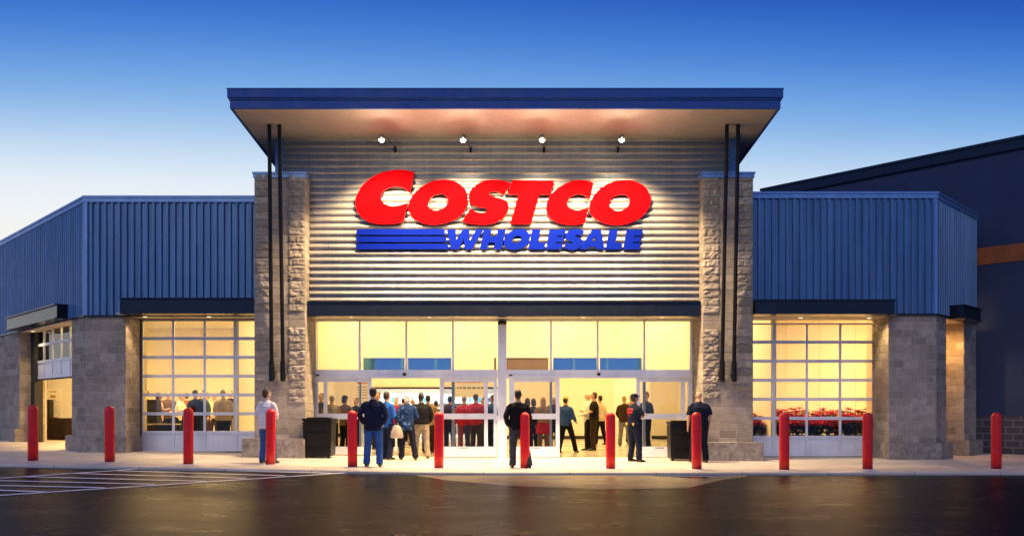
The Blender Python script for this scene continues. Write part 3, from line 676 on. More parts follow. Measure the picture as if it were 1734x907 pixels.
sliding(534, 629, [(534, 539.3), (548.6, 554.6), (624, 629.5)], [(607.5, 611)], 589, .03)
sliding(745, 841, [(745, 751.5), (820, 826), (836, 841.5)], [(764.5, 769.5)], 777, .03)
sliding(862, 947, [(862, 871), (941, 947.5)], [(931, 935)], 899, .03)
sliding(1077, 1168, [(1077, 1083), (1152.5, 1159), (1164, 1168)], [(1089, 1094)], 1109, .03)
# ---- sectional glazed doors of the wings
def sect_door(fr, s0, s1, z0, rows, ph, ncol, first, name='sectional_door', solid=1, top=None):
    """rows of sections stacked up from z0; the first `solid` sections are blank"""
    pw = (s1-s0)/ncol; bm = bmesh.new(); e = .032; panes = []
    for r in range(rows):
        a, b = z0+r*ph+.0015, z0+(r+1)*ph-.0015
        for c in range(ncol+1):
            x0 = s0+c*pw-(e if c else 0); x1 = s0+c*pw+(e if c < ncol else 0)
            fbox(bm, fr, x0, x1, -.03, .012, a, b)
        for c in range(ncol):
            x0, x1 = s0+c*pw+e, s0+(c+1)*pw-e; hb = .085 if r == 0 else .042
            fbox(bm, fr, x0, x1, -.03, .010, a, a+hb); fbox(bm, fr, x0, x1, -.03, .010, b-.042, b)
            if r < solid: fbox(bm, fr, x0+.012, x1-.012, -.03, -.002, a+hb+.012, b-.054); fbox(bm, fr, x0, x1, -.03, -.010, a+hb, b-.042)
            else: panes.append((x0, x1, a+hb, b-.042))
    o = obj(name, bm, M['alu'], ST, bevel=.003)
    for x0, x1, a, b in panes:
        bm = bmesh.new(); fbox(bm, fr, x0+.001, x1-.001, -.018, -.012, a+.001, b-.001); obj('pane', bm, M['glass'], o)
    bm = bmesh.new(); fbox(bm, fr, s0, s1, -.025, .006, z0-.05, z0-.002); obj('bottom_seal', bm, M['gasket'], o)
    return o
DL, DR = 23.2, 22.9
sect_door(front(DL), XA(240.5, DL), XA(240.5, DL)+3.54, .145, 7, .530, 4, 0)
sect_door(front(DR), XA(1479, DR)-3.72, XA(1479, DR), .02, 7, .530, 4, 0)
bm = bmesh.new()
fbox(bm, front(DL), XA(235, DL), XA(240, DL), -.1, .05, gz(-10)-.03, 3.87); obj('door_jamb', bm, M['gasket'], ST)
bm = bmesh.new(); fbox(bm, front(DR), XA(1479.5, DR), XA(1487, DR), -.1, .05, -.02, 3.81); obj('door_jamb', bm, M['gasket'], ST)
bm = bmesh.new(); fbox(bm, front(DL), XA(240, DL), -6.74, -.1, .02, 3.856, 3.872); obj('door_head', bm, M['gasket'], ST)
# chamfer door, rolled half way up
sect_door(Fr(*q(LW, 0, -.42), (-S2, S2), (-S2, -S2)), 1.0, 6.1, ZA(640, 26.0), 3, .545, 6, 0, solid=1)
bm = bmesh.new(); fr = Fr(*q(LW, 0, -.42), (-S2, S2), (-S2, -S2)); fbox(bm, fr, 5.90, 6.31, -.15, .10, .1, 3.85); obj('door_jamb', bm, M['gasket'], ST)

# ---- shell, partitions and ceilings
bm = bmesh.new()
box(bm, -7.9, -7.75, 23.3, 36, 0, 5.2); obj('interior_wall', bm, M['wallpaint'], ST)
bm = bmesh.new(); box(bm, 7.25, 7.4, 23.0, 36, -.1, 5.2); obj('interior_wall', bm, M['wallpaint'], ST)
BW = 36.0
def bx(px): return XA(px, BW)
bm = bmesh.new()
for x0, x1, z0, z1 in ((-7.75, bx(603), 0, 5.2), (bx(603), bx(846), 2.28, 5.2), (bx(846), bx(1040), 0, 5.2), (bx(1040), bx(1103), 4.2, 5.2), (bx(1103), 7.25, 0, 5.2)): box(bm, x0, x1, BW, BW+.15, z0, z1)
hb = obj('interior_wall', bm, M['wallpaint'], ST)
bm = bmesh.new(); box(bm, bx(603), bx(846), BW-.05, BW+.2, 2.20, 2.278); obj('opening_trim', bm, M['base'], hb)
bm = bmesh.new(); box(bm, bx(846), bx(1040), BW-.02, BW-.001, 0, .15); box(bm, -7.75, bx(603), BW-.02, BW-.001, 0.1, .26); box(bm, bx(1103), 7.25, BW-.02, BW-.001, 0, .15); obj('baseboard', bm, M['base'], hb)
bm = bmesh.new(); box(bm, -7.75, 7.25, 48, 48.2, 0, 5.2); box(bm, -7.9, -7.75, 36.2, 48, 0, 5.2); box(bm, 7.25, 7.4, 36.2, 48, 0, 5.2); box(bm, bx(1040), 7.2, 41, 41.1, 0, 5.2); box(bm, .6, .75, 36.2, 41, 0, 5.2); obj('interior_wall', bm, M['white'], ST)
bm = bmesh.new(); box(bm, -7.75, 7.25, 22.72, 48, 5.2, 5.35); obj('ceiling', bm, M['ceiling'], ST)
# bulkhead above the inner doors with its strip windows
bm = bmesh.new(); BD = 27.0; wins = [(614, 687), (689.5, 766), (835, 842), (842.5, 930), (935, 1012), (1014, 1088)]
zs0, zs1 = ZA(632.5, BD), ZA(604, BD)
box(bm, -7.75, 7.25, BD, BD+.12, zs1+.0, 5.2)
xs_ = [-7.75, XA(614, BD), XA(767, BD), XA(836, BD), XA(1089, BD), 7.25]
for i in (0, 2, 4): box(bm, xs_[i], xs_[i+1], BD, BD+.12, zs0, zs1)
bh = obj('bulkhead', bm, M['wallpaint'], ST)
bm = bmesh.new()
for px in (587, 638, 668, 716, 742, 793, 820, 893, 905, 982, 1045, 1065, 1130): box(bm, XA(px, BD)-.006, XA(px, BD)+.006, BD-.004, BD+.001, zs1 if 614 < px < 767 or 836 < px < 1089 else zs0, 5.1)
obj('panel_joint', bm, paint('panel_joint', (.55, .48, .36), .8), bh)
M['brown'] = paint('brown_blind', (.16, .10, .05), .6)
for a, b in wins:
    x0, x1 = XA(a, BD), XA(b, BD)
    bm = bmesh.new(); e = .03
    for u0, u1, v0, v1 in ((x0, x1, zs0, zs0+e), (x0, x1, zs1-e, zs1), (x0, x0+e, zs0+e, zs1-e), (x1-e, x1, zs0+e, zs1-e)): box(bm, u0, u1, BD-.05, BD+.02, v0, v1)
    w = obj('strip_window', bm, M['wallpaint'], ST)
    bm = bmesh.new(); box(bm, x0+e, x1-e, BD-.01, BD+.0, zs0+e, zs1-e); obj('window_pane', bm, M['brown'] if 830 < a < 900 else M['mirror'], w)
# left and right wing rooms
for i in range(14):
    x = -20+i*1.22; bm = bmesh.new(); box(bm, x, x+.012, 33.49, 33.502, 0, 5); obj('panel_joint', bm, paint('panel_joint', (.55, .48, .36), .8), ST)
for i in range(7):
    s_ = -8.4+i*1.22; bm = bmesh.new(); fbox(bm, Fr(XA(1650, 24.9), 24.9, (S2, -S2), (-S2, -S2)), s_, s_+.012, .198, .21, 0, 5); obj('panel_joint', bm, paint('panel_joint', (.55, .48, .36), .8), ST)
bm = bmesh.new(); box(bm, -24, -7.9, 33.5, 33.7, -.1, 5.2); obj('interior_wall', bm, M['wallpaint'], ST)
bm = bmesh.new(); fbox(bm, Fr(XA(1650, 24.9), 24.9, (S2, -S2), (-S2, -S2)), -9.0, -.25, .06, .2, -.1, 5.0); obj('interior_wall', bm, M['wallpaint'], ST)
bm = bmesh.new(); prism(bm, [(-7.9, 22.62), (LX+.1, 22.62), q(LW, 10.4, -.35), (-22, 33.7), (-7.9, 33.7)], 4.6, 4.7); obj('ceiling', bm, M['ceiling'], ST)
bm = bmesh.new(); prism(bm, [(7.4, 22.25), (RX-.1, 22.25), q(RW, 3.3, -.35), (13.6, 30.7), (7.4, 30.7)], 4.6, 4.7); obj('ceiling', bm, M['ceiling'], ST)
bm = bmesh.new(); prism(bm, [(-6.2, 22.7), (LX+.1, 22.62), q(LW, 10.4, -.35), (-22, 50), (13.6, 50), (13.6, 30.7), q(RW, 3.3, -.35), (RX-.1, 22.25), (6.2, 22.3)], 6.6, 6.75); obj('roof', bm, M['beam'], ST)
bm = bmesh.new(); box(bm, -24, 13.6, 50, 50.2, -.1, 6.6); box(bm, -19.3, -18.95, 29.75, 50, -.1, 6.6); obj('rear_wall', bm, M['ware'], ST)
# ceiling lights: a real fixture and a lamp in each
def light(kind, name, loc, energy, color, size=None, rot=(0, 0, 0), **k):
    d = bpy.data.lights.new(name, kind); d.energy = energy; d.color = color
    for a, b in k.items(): setattr(d, a, b)
    if kind == 'AREA': d.shape = 'RECTANGLE'; d.size, d.size_y = size
    o = bpy.data.objects.new(name, d); COL.objects.link(o); o.location = loc; o.rotation_euler = rot; return o
WARM, COOL = (1, .585, .17), (1, .93, .80)
def ceiling_light(x, y, z, e, col, label, sx=1.2, sy=.6, grp='ceiling lights inside the store', mat='panel'):
    t_ = thing('ceiling_light', label, 'ceiling light', (x, y, z), grp)
    bm = bmesh.new(); box(bm, x-sx/2, x+sx/2, y-sy/2, y+sy/2, z-.02, z-.0); obj('housing', bm, M['alu'], t_)
    bm = bmesh.new(); box(bm, x-sx/2+.03, x+sx/2-.03, y-sy/2+.03, y+sy/2-.03, z-.028, z-.021); obj('diffuser', bm, M[mat], t_)
    l_ = light('AREA', 'lamp', (0, 0, -.05), e, col, (sx, sy)); l_.parent = t_
for x in (-5, -1.7, 1.6, 4.9): ceiling_light(x, 25.3, 5.19, E_VEST, WARM, 'warm panel light on the vestibule ceiling above the sliding doors')
for x in (-4.6, 0, 4.6):
    for y in (29.5, 33.2): ceiling_light(x, y, 5.19, E_HALL, WARM, 'warm panel light on the entrance hall ceiling behind the bulkhead')
for x in (-5.5, -2.5): ceiling_light(x, 40, 5.19, E_STORE, COOL, 'cool panel light over the sales floor beyond the hall', mat='coolpanel')
ceiling_light(5.6, 38.6, 5.19, E_STORE*.5, WARM, 'warm panel light in the side room beyond the hall')
for x in (-8.6, -11.2): ceiling_light(x, 26.6, 4.59, E_WING, WARM, 'warm panel light just inside the crowd door')
ceiling_light(-10.5, 29.5, 4.59, E_WING, WARM, 'warm panel light at the back of the wing with the crowd')
v = LW.p(2.4, -2.0, 0); ceiling_light(v.x, v.y, 4.59, E_WING, WARM, 'warm panel light just inside the half-open corner door')
ceiling_light(-17.2, 30.2, 4.59, E_WING*.6, WARM, 'warm panel light above the banner and draped table')
for x in (8.1, 9.9): ceiling_light(x, 24.9, 4.59, E_WING, WARM, 'warm panel light above the red flowers')
v = RW.p((sA+sB)/2-.2, -.35, 0); t_ = thing('soffit_light', 'small round recessed light above the narrow corner recess', 'soffit light', (v.x, v.y, 3.80))
bm = bmesh.new(); tube(bm, (v.x, v.y, 3.788), (v.x, v.y, 3.7995), .085, 18); obj('trim_ring', bm, M['alu'], t_)
bm = bmesh.new(); tube(bm, (v.x, v.y, 3.784), (v.x, v.y, 3.7875), .06, 18); obj('lens', bm, M['softlens'], t_)
l_ = light('SPOT', 'lamp', (0, 0, -.03), E_SOF*1.1, (1, .50, .13), spot_size=R(165), spot_blend=.5, shadow_soft_size=.05); l_.parent = t_

def soffit_light(x, y, z, e, label, ang=100):
    t_ = thing('soffit_light', label, 'soffit light', (x, y, z), 'recessed lights under the awnings')
    bm = bmesh.new(); tube(bm, (x, y, z-.012), (x, y, z+.0), .075, 18); obj('trim_ring', bm, M['alu'], t_)
    bm = bmesh.new(); tube(bm, (x, y, z-.016), (x, y, z-.0125), .05, 18); obj('lens', bm, M['softlens'], t_)
    l_ = light('SPOT', 'lamp', (0, 0, -.03), e, (1, .66, .30), spot_size=R(ang), spot_blend=.7, shadow_soft_size=.05, rot=(R(-24), 0, 0)); l_.parent = t_
for x in (-4.3, -2.2, 1.9, 4.0): soffit_light(x, 21.93, 3.798, E_SOF*1.2, 'small round fill light added in the soffit over the entrance doors')  # added lamps to brighten the sidewalk; the soffit glow itself comes from indoors
for x in (-10.05, -8.3): soffit_light(x, 22.5, 3.87, E_SOF*.45, 'small round fill light added in the soffit over the crowd door', 125)  # added lamps that light the stone reveal beside the crowd door
for x in (7.8, 9.65): soffit_light(x, 22.2, 3.81, E_SOF*.45, 'small round fill light added in the soffit over the flower door', 125)  # likewise added, for the reveal at the flower door
v = LW.p(5.6, -.2, 0); soffit_light(v.x, v.y, 3.83, E_SOF*.6, 'small round recessed light in the soffit over the half-open corner door', 130)
# ------------------------------------------------------------------ warehouse behind
WC = Vector((XA(1650, 24.9), 24.9, 0)); WFr = Fr(WC.x, WC.y, (S2, -S2), (-S2, -S2))
WH = thing('warehouse', 'dark main warehouse with a rust-coloured band rising behind the clad wing', 'building', (WC.x, WC.y, 0))
bm = bmesh.new(); fbox(bm, WFr, -7, 14, -20, 0, 1.12, 9.2); obj('wall', bm, M['ware'], WH)
bm = bmesh.new(); fbox(bm, WFr, -7, 14, -20.05, .04, -.1, 1.12); obj('brick_base', bm, M['brick'], WH)
bm = bmesh.new(); fbox(bm, WFr, -7, 14, -.1, .09, 8.94, 9.28); fbox(bm, WFr, -7, 14, -.4, .13, 9.22, 9.30); obj('fascia', bm, M['beam'], WH)
bm = bmesh.new(); fbox(bm, WFr, -.2, 14, .002, .02, ZA(447, 24.6), ZA(418, 24.6)); obj('rust_band', bm, M['rust'], WH)
# ------------------------------------------------------------------ sign
def smooth_loop(pts, n=7):
    """closed Catmull-Rom through pts; a point with a third value is a sharp corner"""
    out = []; N = len(pts)
    P_ = [Vector(p[:2]) for p in pts]; K = [len(p) > 2 for p in pts]
    for i in range(N):
        p1, p2 = P_[i], P_[(i+1) % N]
        if K[i] and K[(i+1) % N]: out.append(p1); continue
        m1 = (p2-P_[i-1])*.5 if not K[i] else (p2-p1)*1.0
        m2 = (P_[(i+2) % N]-p1)*.5 if not K[(i+1) % N] else (p2-p1)*1.0
        if K[i]: m1 = (p2-p1)*1.5-m2*.5
        if K[(i+1) % N]: m2 = (p2-p1)*1.5-m1*.5
        for k in range(n):
            u = k/n; out.append(p1*(2*u**3-3*u*u+1)+m1*(u**3-2*u*u+u)+p2*(-2*u**3+3*u*u)+m2*(u**3-u*u))
    return out
SD = 21.80
SIGN = thing('store_sign', 'red and blue channel letter sign with three stripes on the corrugated wall', 'sign', (-.1, SD, 4.9))
def letter(name, loops, ox, mat):
    depth = .085 if mat is M['sign_red'] else .05; SD = 21.854-depth
    cu = bpy.data.curves.new(name, 'CURVE'); cu.dimensions = '2D'; cu.fill_mode = 'BOTH'; cu.extrude = depth/2; cu.bevel_depth = .002; cu.offset = -.002
    for lp in loops:
        pts = smooth_loop([(*p[:2], 1) if False else p for p in lp]); sp = cu.splines.new('POLY'); sp.points.add(len(pts)-1); sp.use_cyclic_u = True
        for v, p in zip(pts, sp.points):
            px, py = ox+v.x/5.496, 275+v.y/5.496
            p.co = (XA(px, SD), ZA(py, SD), 0, 1)
    o = bpy.data.objects.new('tmp', cu); COL.objects.link(o)
    d = bpy.context.evaluated_depsgraph_get(); me = bpy.data.meshes.new_from_object(o.evaluated_get(d)); bpy.data.objects.remove(o)
    bm = bmesh.new(); bm.from_mesh(me); bmesh.ops.remove_doubles(bm, verts=bm.verts, dist=.0005)
    bm.transform(Matrix.Translation((0, SD+depth/2, 0)) @ Matrix.Rotation(R(90), 4, 'X'))
    bm.normal_update()
    for f in bm.faces: f.material_index = 0 if abs(f.normal.y) > .5 else 1
    ob = obj(name, bm, [mat, M['sign_side']], SIGN, recalc=True)
def C_(*pts): return [(x, y, 1) for x, y in pts]
A0, B0 = 590, 850
letter('letter', [[(612, 92, 1), (560, 75), (480, 67), (360, 80), (240, 125), (135, 210), (78, 305), (66, 370), (78, 440), (115, 500), (180, 545), (260, 568), (345, 573), (430, 568), (510, 552, 1), (552, 372, 1), (490, 395), (415, 407), (350, 392), (312, 362), (302, 325), (318, 280), (360, 243), (445, 225), (520, 240), (574, 282, 1)]], A0, M['sign_red'])
O1 = [[(556, 420), (575, 350), (620, 280), (700, 215), (780, 177), (870, 160), (960, 168), (1040, 205), (1092, 260), (1113, 335), (1100, 410), (1060, 475), (995, 527), (900, 563), (800, 577), (700, 565), (625, 530), (575, 480)], [(740, 390), (755, 345), (790, 312), (845, 293), (890, 298), (920, 325), (927, 365), (905, 408), (865, 436), (815, 447), (770, 437), (745, 415)]]
letter('letter', O1, A0, M['sign_red'])
letter('letter', [[(1514, 193, 1), (1440, 170), (1350, 160), (1270, 170), (1195, 205), (1140, 255), (1120, 310), (1128, 365), (1160, 398), (1215, 415), (1275, 424), (1299, 442), (1270, 465), (1200, 462), (1134, 430, 1), (1058, 545, 1), (1120, 565), (1250, 578), (1360, 562), (1440, 515), (1482, 455), (1489, 400), (1475, 365), (1430, 340), (1370, 325), (1325, 312), (1307, 292), (1340, 271), (1390, 275), (1447, 303, 1)]], A0, M['sign_red'])
letter('letter', [C_((97, 166), (487, 170), (447, 298), (345, 298), (268, 573), (78, 573), (157, 298), (57, 298))], B0, M['sign_red'])
letter('letter', [[(852, 190, 1), (790, 172), (720, 165), (640, 178), (550, 220), (470, 285), (425, 355), (413, 425), (425, 480), (465, 530), (540, 566), (650, 580), (715, 575), (773, 562, 1), (805, 418, 1), (750, 438), (690, 445), (640, 430), (610, 400), (607, 370), (630, 328), (670, 304), (720, 295), (775, 310), (817, 347, 1)]], B0, M['sign_red'])
letter('letter', [[(815, 430), (828, 360), (870, 290), (940, 225), (1030, 182), (1130, 165), (1220, 172), (1310, 210), (1365, 275), (1384, 345), (1370, 415), (1325, 480), (1250, 535), (1150, 572), (1055, 581), (960, 567), (880, 530), (830, 480)], [(1002, 388), (1015, 345), (1050, 313), (1110, 298), (1155, 305), (1185, 332), (1190, 370), (1165, 415), (1125, 443), (1080, 452), (1035, 440), (1008, 415)]], B0, M['sign_red'])
BL = M['sign_blue']
for lp in (C_((78, 620), (893, 620), (904, 673), (76, 673)), C_((76, 689), (909, 689), (920, 739), (74, 739)), C_((74, 756), (924, 756), (938, 807), (72, 807))): letter('stripe', [lp], A0, BL)
letter('letter', [C_((915, 622), (998, 622), (1004, 718), (1062, 622), (1124, 622), (1132, 722), (1190, 622), (1254, 622), (1154, 808), (1080, 808), (1075, 705), (1030, 808), (954, 808))], A0, BL)
letter('letter', [C_((1262, 622), (1333, 622), (1317, 687), (1377, 687), (1392, 622), (1465, 622), (1425, 808), (1350, 808), (1365, 745), (1304, 745), (1293, 808), (1222, 808))], A0, BL)
letter('letter', [[(18, 740), (28, 695), (75, 645), (150, 620), (215, 628), (252, 660), (260, 700), (240, 755), (195, 795), (125, 812), (60, 805), (25, 778)], [(95, 722), (110, 695), (148, 682), (176, 692), (180, 715), (160, 740), (125, 751), (100, 742)]], B0, BL)
letter('letter', [C_((282, 622), (360, 622), (336, 745), (405, 745), (395, 808), (245, 808))], B0, BL)
E_ = ((440, 625), (594, 625), (583, 680), (515, 680), (512, 692), (578, 692), (569, 738), (502, 738), (499, 751), (567, 751), (556, 808), (412, 808))
letter('letter', [C_(*E_)], B0, BL)
letter('letter', [[(768, 640, 1), (735, 626), (690, 620), (640, 628), (605, 652), (590, 688), (602, 716), (640, 735), (662, 745), (640, 755), (602, 743, 1), (572, 785, 1), (605, 805), (655, 814), (710, 800), (748, 768), (757, 735), (735, 708), (695, 692), (680, 684), (700, 674), (740, 684, 1)]], B0, BL)
letter('letter', [C_((837, 625), (922, 625), (957, 808), (880, 808), (872, 785), (812, 785), (795, 808), (724, 808)), C_((866, 682), (872, 735), (836, 735))], B0, BL)
letter('letter', [C_((1000, 625), (1078, 625), (1054, 747), (1120, 747), (1108, 808), (964, 808))], B0, BL)
letter('letter', [C_((1160, 625), (1312, 625), (1301, 680), (1232, 680), (1229, 692), (1297, 692), (1288, 738), (1220, 738), (1217, 751), (1289, 751), (1282, 808), (1130, 808))], B0, BL)
# ------------------------------------------------------------------ flood lights under the canopy
where = ['above the first big red letter', 'above the gap after the second red letter', 'above the middle of the red word', 'above the last two red letters']
for px, w in zip((646, 784, 918, 1053), where):
    x, y, z = XA(px, 20.25), 20.25, ZA(237, 20.25)
    t_ = thing('flood_light', 'lit round flood light on a thin arm '+w, 'flood light', (x, y, z), 'flood lights under the canopy')
    bm = bmesh.new(); loft(bm, [(x, y-.02, z+.13), (x, y, z+.10), (x, y+.01, z+.02)], [.03, .055, .068], n=16); obj('housing', bm, M['black'], t_, smooth=True)
    bm = bmesh.new(); ball(bm, (x, y+.012, z+.005), (.062, .062, .055), 12); obj('lens', bm, M['lens'], t_, smooth=True)
    bm = bmesh.new(); loft(bm, [(x+.01, y+.02, z+.12), (x+.02, y+.3, z+.22), (x+.05, y+.9, z+.30), (x+.11, 21.87, z+.30)], [.008]*4, n=8); box(bm, x+.08, x+.14, 21.84, 21.9, z+.18, z+.34); obj('arm', bm, M['black'], t_)
    v = Vector((x, 21.9, 4.5))-Vector((x, y, z)); l_ = light('SPOT', 'lamp', (0, 0, -.07), E_FLOOD, (1, .70, .37), spot_size=R(110), spot_blend=.55, shadow_soft_size=.06); l_.parent = t_
    l_.rotation_euler = v.to_track_quat('-Z', 'Y').to_euler()
    l2 = light('POINT', 'bulb', (0, -.16, -.05), E_FLOOD*.013, (1, .80, .54), shadow_soft_size=.05); l2.parent = t_
# ------------------------------------------------------------------ bollards
near = [(56, 781, 'beside the half-open corner door and the black draped table'), (186, 783, 'in front of the stone corner pier left of the crowd door'), (319, 786.5, 'in front of the glazed door with the crowd inside'),
        (458, 787, 'in front of the person in white fleece'), (597, 791, 'beside the man in navy jacket and blue jeans'), (743, 793, 'before the door panel with the red shirts'), (889, 793, 'beside the man in black jacket and grey trousers'),
        (1034, 794, 'before the open doorway, beside the officer in cap'), (1180, 795, 'in front of the bald man in navy shirt'), (1328, 796, 'in front of the flower door, nearer the stone pilaster'), (1469, 795, 'in front of the flower door jamb, nearer the outer stone pier'), (1687, 794.5, 'standing alone before the dark warehouse wall')]
def bollard_mesh():
    bm = bmesh.new(); r = .108
    lathe(bm, [(r, -.02), (r, .3), (r, 1.17)]+[(r*math.cos(a), 1.17+r*.95*math.sin(a)) for a in [R(d) for d in range(10, 90, 10)]]+[(.004, 1.17+r*.95)], 32)
    return bm
B = None
for px, py, w in near:
    D = 18.5; x = XA(px, D); p = ground_pt(px, py-1.0)
    if B is None:
        B = obj('bollard', bollard_mesh(), M['red'], smooth=True); o = B
        bm = bmesh.new(); lathe(bm, [(.25, -.02), (.25, .004), (.23, .008)], 32); obj('footing', bm, paint('pale_footing', (.62, .62, .62), .8), B)
    else: o = copy_tree(B)
    o.location = (p.x, p.y, gz(p.x)); o.rotation_euler = (R(random.uniform(-.5, .5)), R(random.uniform(-.6, .6)), px*.37)
    tag(o, 'domed red bollard '+w, 'bollard', 'red bollards along the kerb')
# ------------------------------------------------------------------ small things
def bin_(px, D, w, h, label):
    x = XA(px, D); g0 = gz(x); t_ = thing('waste_bin', label, 'bin', (x, D, g0))
    bm = bmesh.new(); z0 = g0+.04; dep = w*.9
    vs = []
    for z, k in ((z0, .94), (g0+h*.92, 1.0)):
        vs.append([bm.verts.new((x+sx*w/2*k, D+sy*dep/2*k, z)) for sx, sy in ((-1, -1), (1, -1), (1, 1), (-1, 1))])
    bm.faces.new(vs[0]); bm.faces.new(vs[1])
    for i in range(4): bm.faces.new((vs[0][i], vs[0][(i+1) % 4], vs[1][(i+1) % 4], vs[1][i]))
    obj('body', bm, M['black'], t_, bevel=.03)
    bm = bmesh.new(); box(bm, x-w*.42, x+w*.42, D-dep/2-.012, D-dep/2+.04, g0+h*.66, g0+h*.69); box(bm, x-w*.40, x+w*.40, D-dep/2-.008, D-dep/2+.04, g0+h*.26, g0+h*.28); box(bm, x-w*.36, x+w*.36, D-dep/2-.010, D-dep/2+.04, g0+h*.30, g0+h*.62); obj('moulded_rib', bm, M['black'], t_, bevel=.004)
    bm = bmesh.new(); box(bm, x-w*.52, x+w*.52, D-dep*.53, D+dep*.53, g0+h*.915, g0+h*.975); box(bm, x-w*.40, x+w*.40, D-dep*.4, D+dep*.4, g0+h*.975, g0+h); obj('lid', bm, M['black'], t_, bevel=.02)
    for sx in (-1, 1):
        bm = bmesh.new(); tube(bm, (x+sx*w*.4-.03, D-dep*.4, g0+.04), (x+sx*w*.4+.03, D-dep*.4, g0+.04), .045); obj('foot', bm, M['black'], t_)
bin_(541.5, 21.6, .74, 1.06, 'tall black plastic waste bin against the first door panel, under the grey-haired person')
bin_(1152, 21.5, .62, 1.04, 'black plastic waste bin between the officer and the bald man')
# camera box on the centre post
x = gx(850.5); zc = ztop-.115
t_ = thing('security_camera', 'small black security camera box at the head of the centre door post', 'camera', (x, GD-.2, zc))
bm = bmesh.new(); box(bm, x-.075, x+.075, GD-.30, GD-.122, zc-.03, zc+.05); obj('housing', bm, M['black'], t_, bevel=.01)
bm = bmesh.new(); ball(bm, (x, GD-.22, zc-.03), (.05, .05, .045), 10); obj('dome', bm, paint('smoked_dome', (.25, .2, .15), .15), t_, smooth=True)
# handbag
p = ground_pt(672, 777); x, D = XA(671, 21.2), 21.2; z = gz(x)
t_ = thing('handbag', 'slouchy beige handbag hanging at the white-haired woman\'s side', 'bag', (x, D, z+.58))
bm = bmesh.new(); loft(bm, [(x, D, z+.56), (x, D, z+.60), (x+.005, D, z+.72), (x+.01, D, z+.86), (x+.02, D, z+.90)], [(.15, .05), (.19, .075), (.17, .07), (.11, .04), (.07, .02)], n=16); obj('pouch', bm, cloth((.50, .42, .32)), t_, smooth=True)
bm = bmesh.new(); loft(bm, [(x-.06, D, z+.87), (x+.0, D, z+1.04), (x+.07, D, z+.87)], [.012]*3, n=8); obj('handle', bm, cloth((.40, .32, .24)), t_)
# officer's lettering: two short rows of red bars on the back of the shirt
# officer gear
# left corner room: table, loudspeaker, banner
g0 = gz(-15.6); TX0, TX1, TD = XA(58, 28.5), XA(110, 28.5), 28.5; TT = g0+.75
t_ = thing('folding_table', 'folding table under a black floor-length cloth inside the half-open corner door', 'table', ((TX0+TX1)/2, TD+.3, g0))
bm = bmesh.new(); box(bm, TX0-.3, TX1, TD, TD+.75, TT-.04, TT); obj('tabletop', bm, M['white'], t_)
for lx in (TX0-.2, TX1-.1):
    for ly in (TD+.08, TD+.65):
        bm = bmesh.new(); tube(bm, (lx, ly, g0), (lx, ly, TT-.04), .018); obj('leg', bm, M['alu'], t_)
bm = bmesh.new(); n = 60; ring = []
per_ = [(TX0-.32, TD-.02), (TX1+.02, TD-.02), (TX1+.02, TD+.77), (TX0-.32, TD+.77)]
for (a, b) in zip(per_, per_[1:]+per_[:1]):
    for i in range(18):
        u = i/18; xx, yy = a[0]+(b[0]-a[0])*u, a[1]+(b[1]-a[1])*u; w = .025*math.sin(i*2.1)
        cxm, cym = (TX0+TX1)/2-.15, TD+.37; dx, dy = xx-cxm, yy-cym; L = math.hypot(dx, dy)
        ring.append((xx, yy, xx+dx/L*(.07+w), yy+dy/L*(.07+w)))
tv = [bm.verts.new((a, b, TT+.006)) for a, b, c, d in ring]; lv = [bm.verts.new((c, d, g0+.02)) for a, b, c, d in ring]; bm.faces.new(tv)
for i in range(len(ring)): j = (i+1) % len(ring); bm.faces.new((tv[i], tv[j], lv[j], lv[i]))
tag(obj('tablecloth', bm, cloth((.016, .010, .008)), smooth=True), 'black floor-length cloth draped over the table in the corner room', 'tablecloth')
t_ = thing('loudspeaker', 'black loudspeaker cabinet standing on the draped table', 'loudspeaker', (XA(74.5, 28.8), 28.8, TT))
x0, x1 = XA(66, 28.7), XA(83, 28.7)
bm = bmesh.new(); box(bm, x0, x1, 28.7, 29.0, TT+.008, ZA(676, 28.7)); obj('cabinet', bm, M['black'], t_, bevel=.012)
bm = bmesh.new(); box(bm, x0+.02, x1-.02, 28.688, 28.699, TT+.03, ZA(676, 28.7)-.02); obj('grille', bm, paint('speaker_cloth', (.008, .008, .008), .9), t_)
bx0, bx1, bD = XA(76.5, 29.6), XA(103, 29.6), 29.6; bz1, bz0 = ZA(658, bD), ZA(713, bD)
t_ = thing('banner_stand', 'white roll-up banner with gold heading and red footer behind the draped table', 'banner', ((bx0+bx1)/2, bD, gz(bx0)))
bm = bmesh.new(); box(bm, bx0, bx1, bD, bD+.012, g0+.1, bz1); obj('panel', bm, M['white'], t_)
bm = bmesh.new(); box(bm, bx0-.03, bx1+.03, bD-.06, bD+.08, g0, g0+.09); obj('stand_base', bm, M['alu'], t_)
GOLD = paint('gold_print', (.45, .27, .04), .5); GREY = paint('grey_print', (.25, .22, .2), .6)
w = bx1-bx0; H_ = bz1-bz0
bm = bmesh.new()
for i in range(9): box(bm, bx0+w*(.24+i*.055), bx0+w*(.24+i*.055+.04), bD-.004, bD-.001, bz1-H_*.105, bz1-H_*.065)
box(bm, bx0+w*.32, bx0+w*.66, bD-.004, bD-.001, bz1-H_*.275, bz1-H_*.19); obj('gold_heading', bm, GOLD, t_)
bm = bmesh.new()
for r in range(7):
    yy = .33+r*.06
    for i in range(6 if r != 2 else 4):
        if (r*3+i) % 5: box(bm, bx0+w*(.34+i*.075), bx0+w*(.34+i*.075+.05), bD-.004, bD-.001, bz1-H_*(yy+.02), bz1-H_*yy)
obj('small_print', bm, GREY, t_)
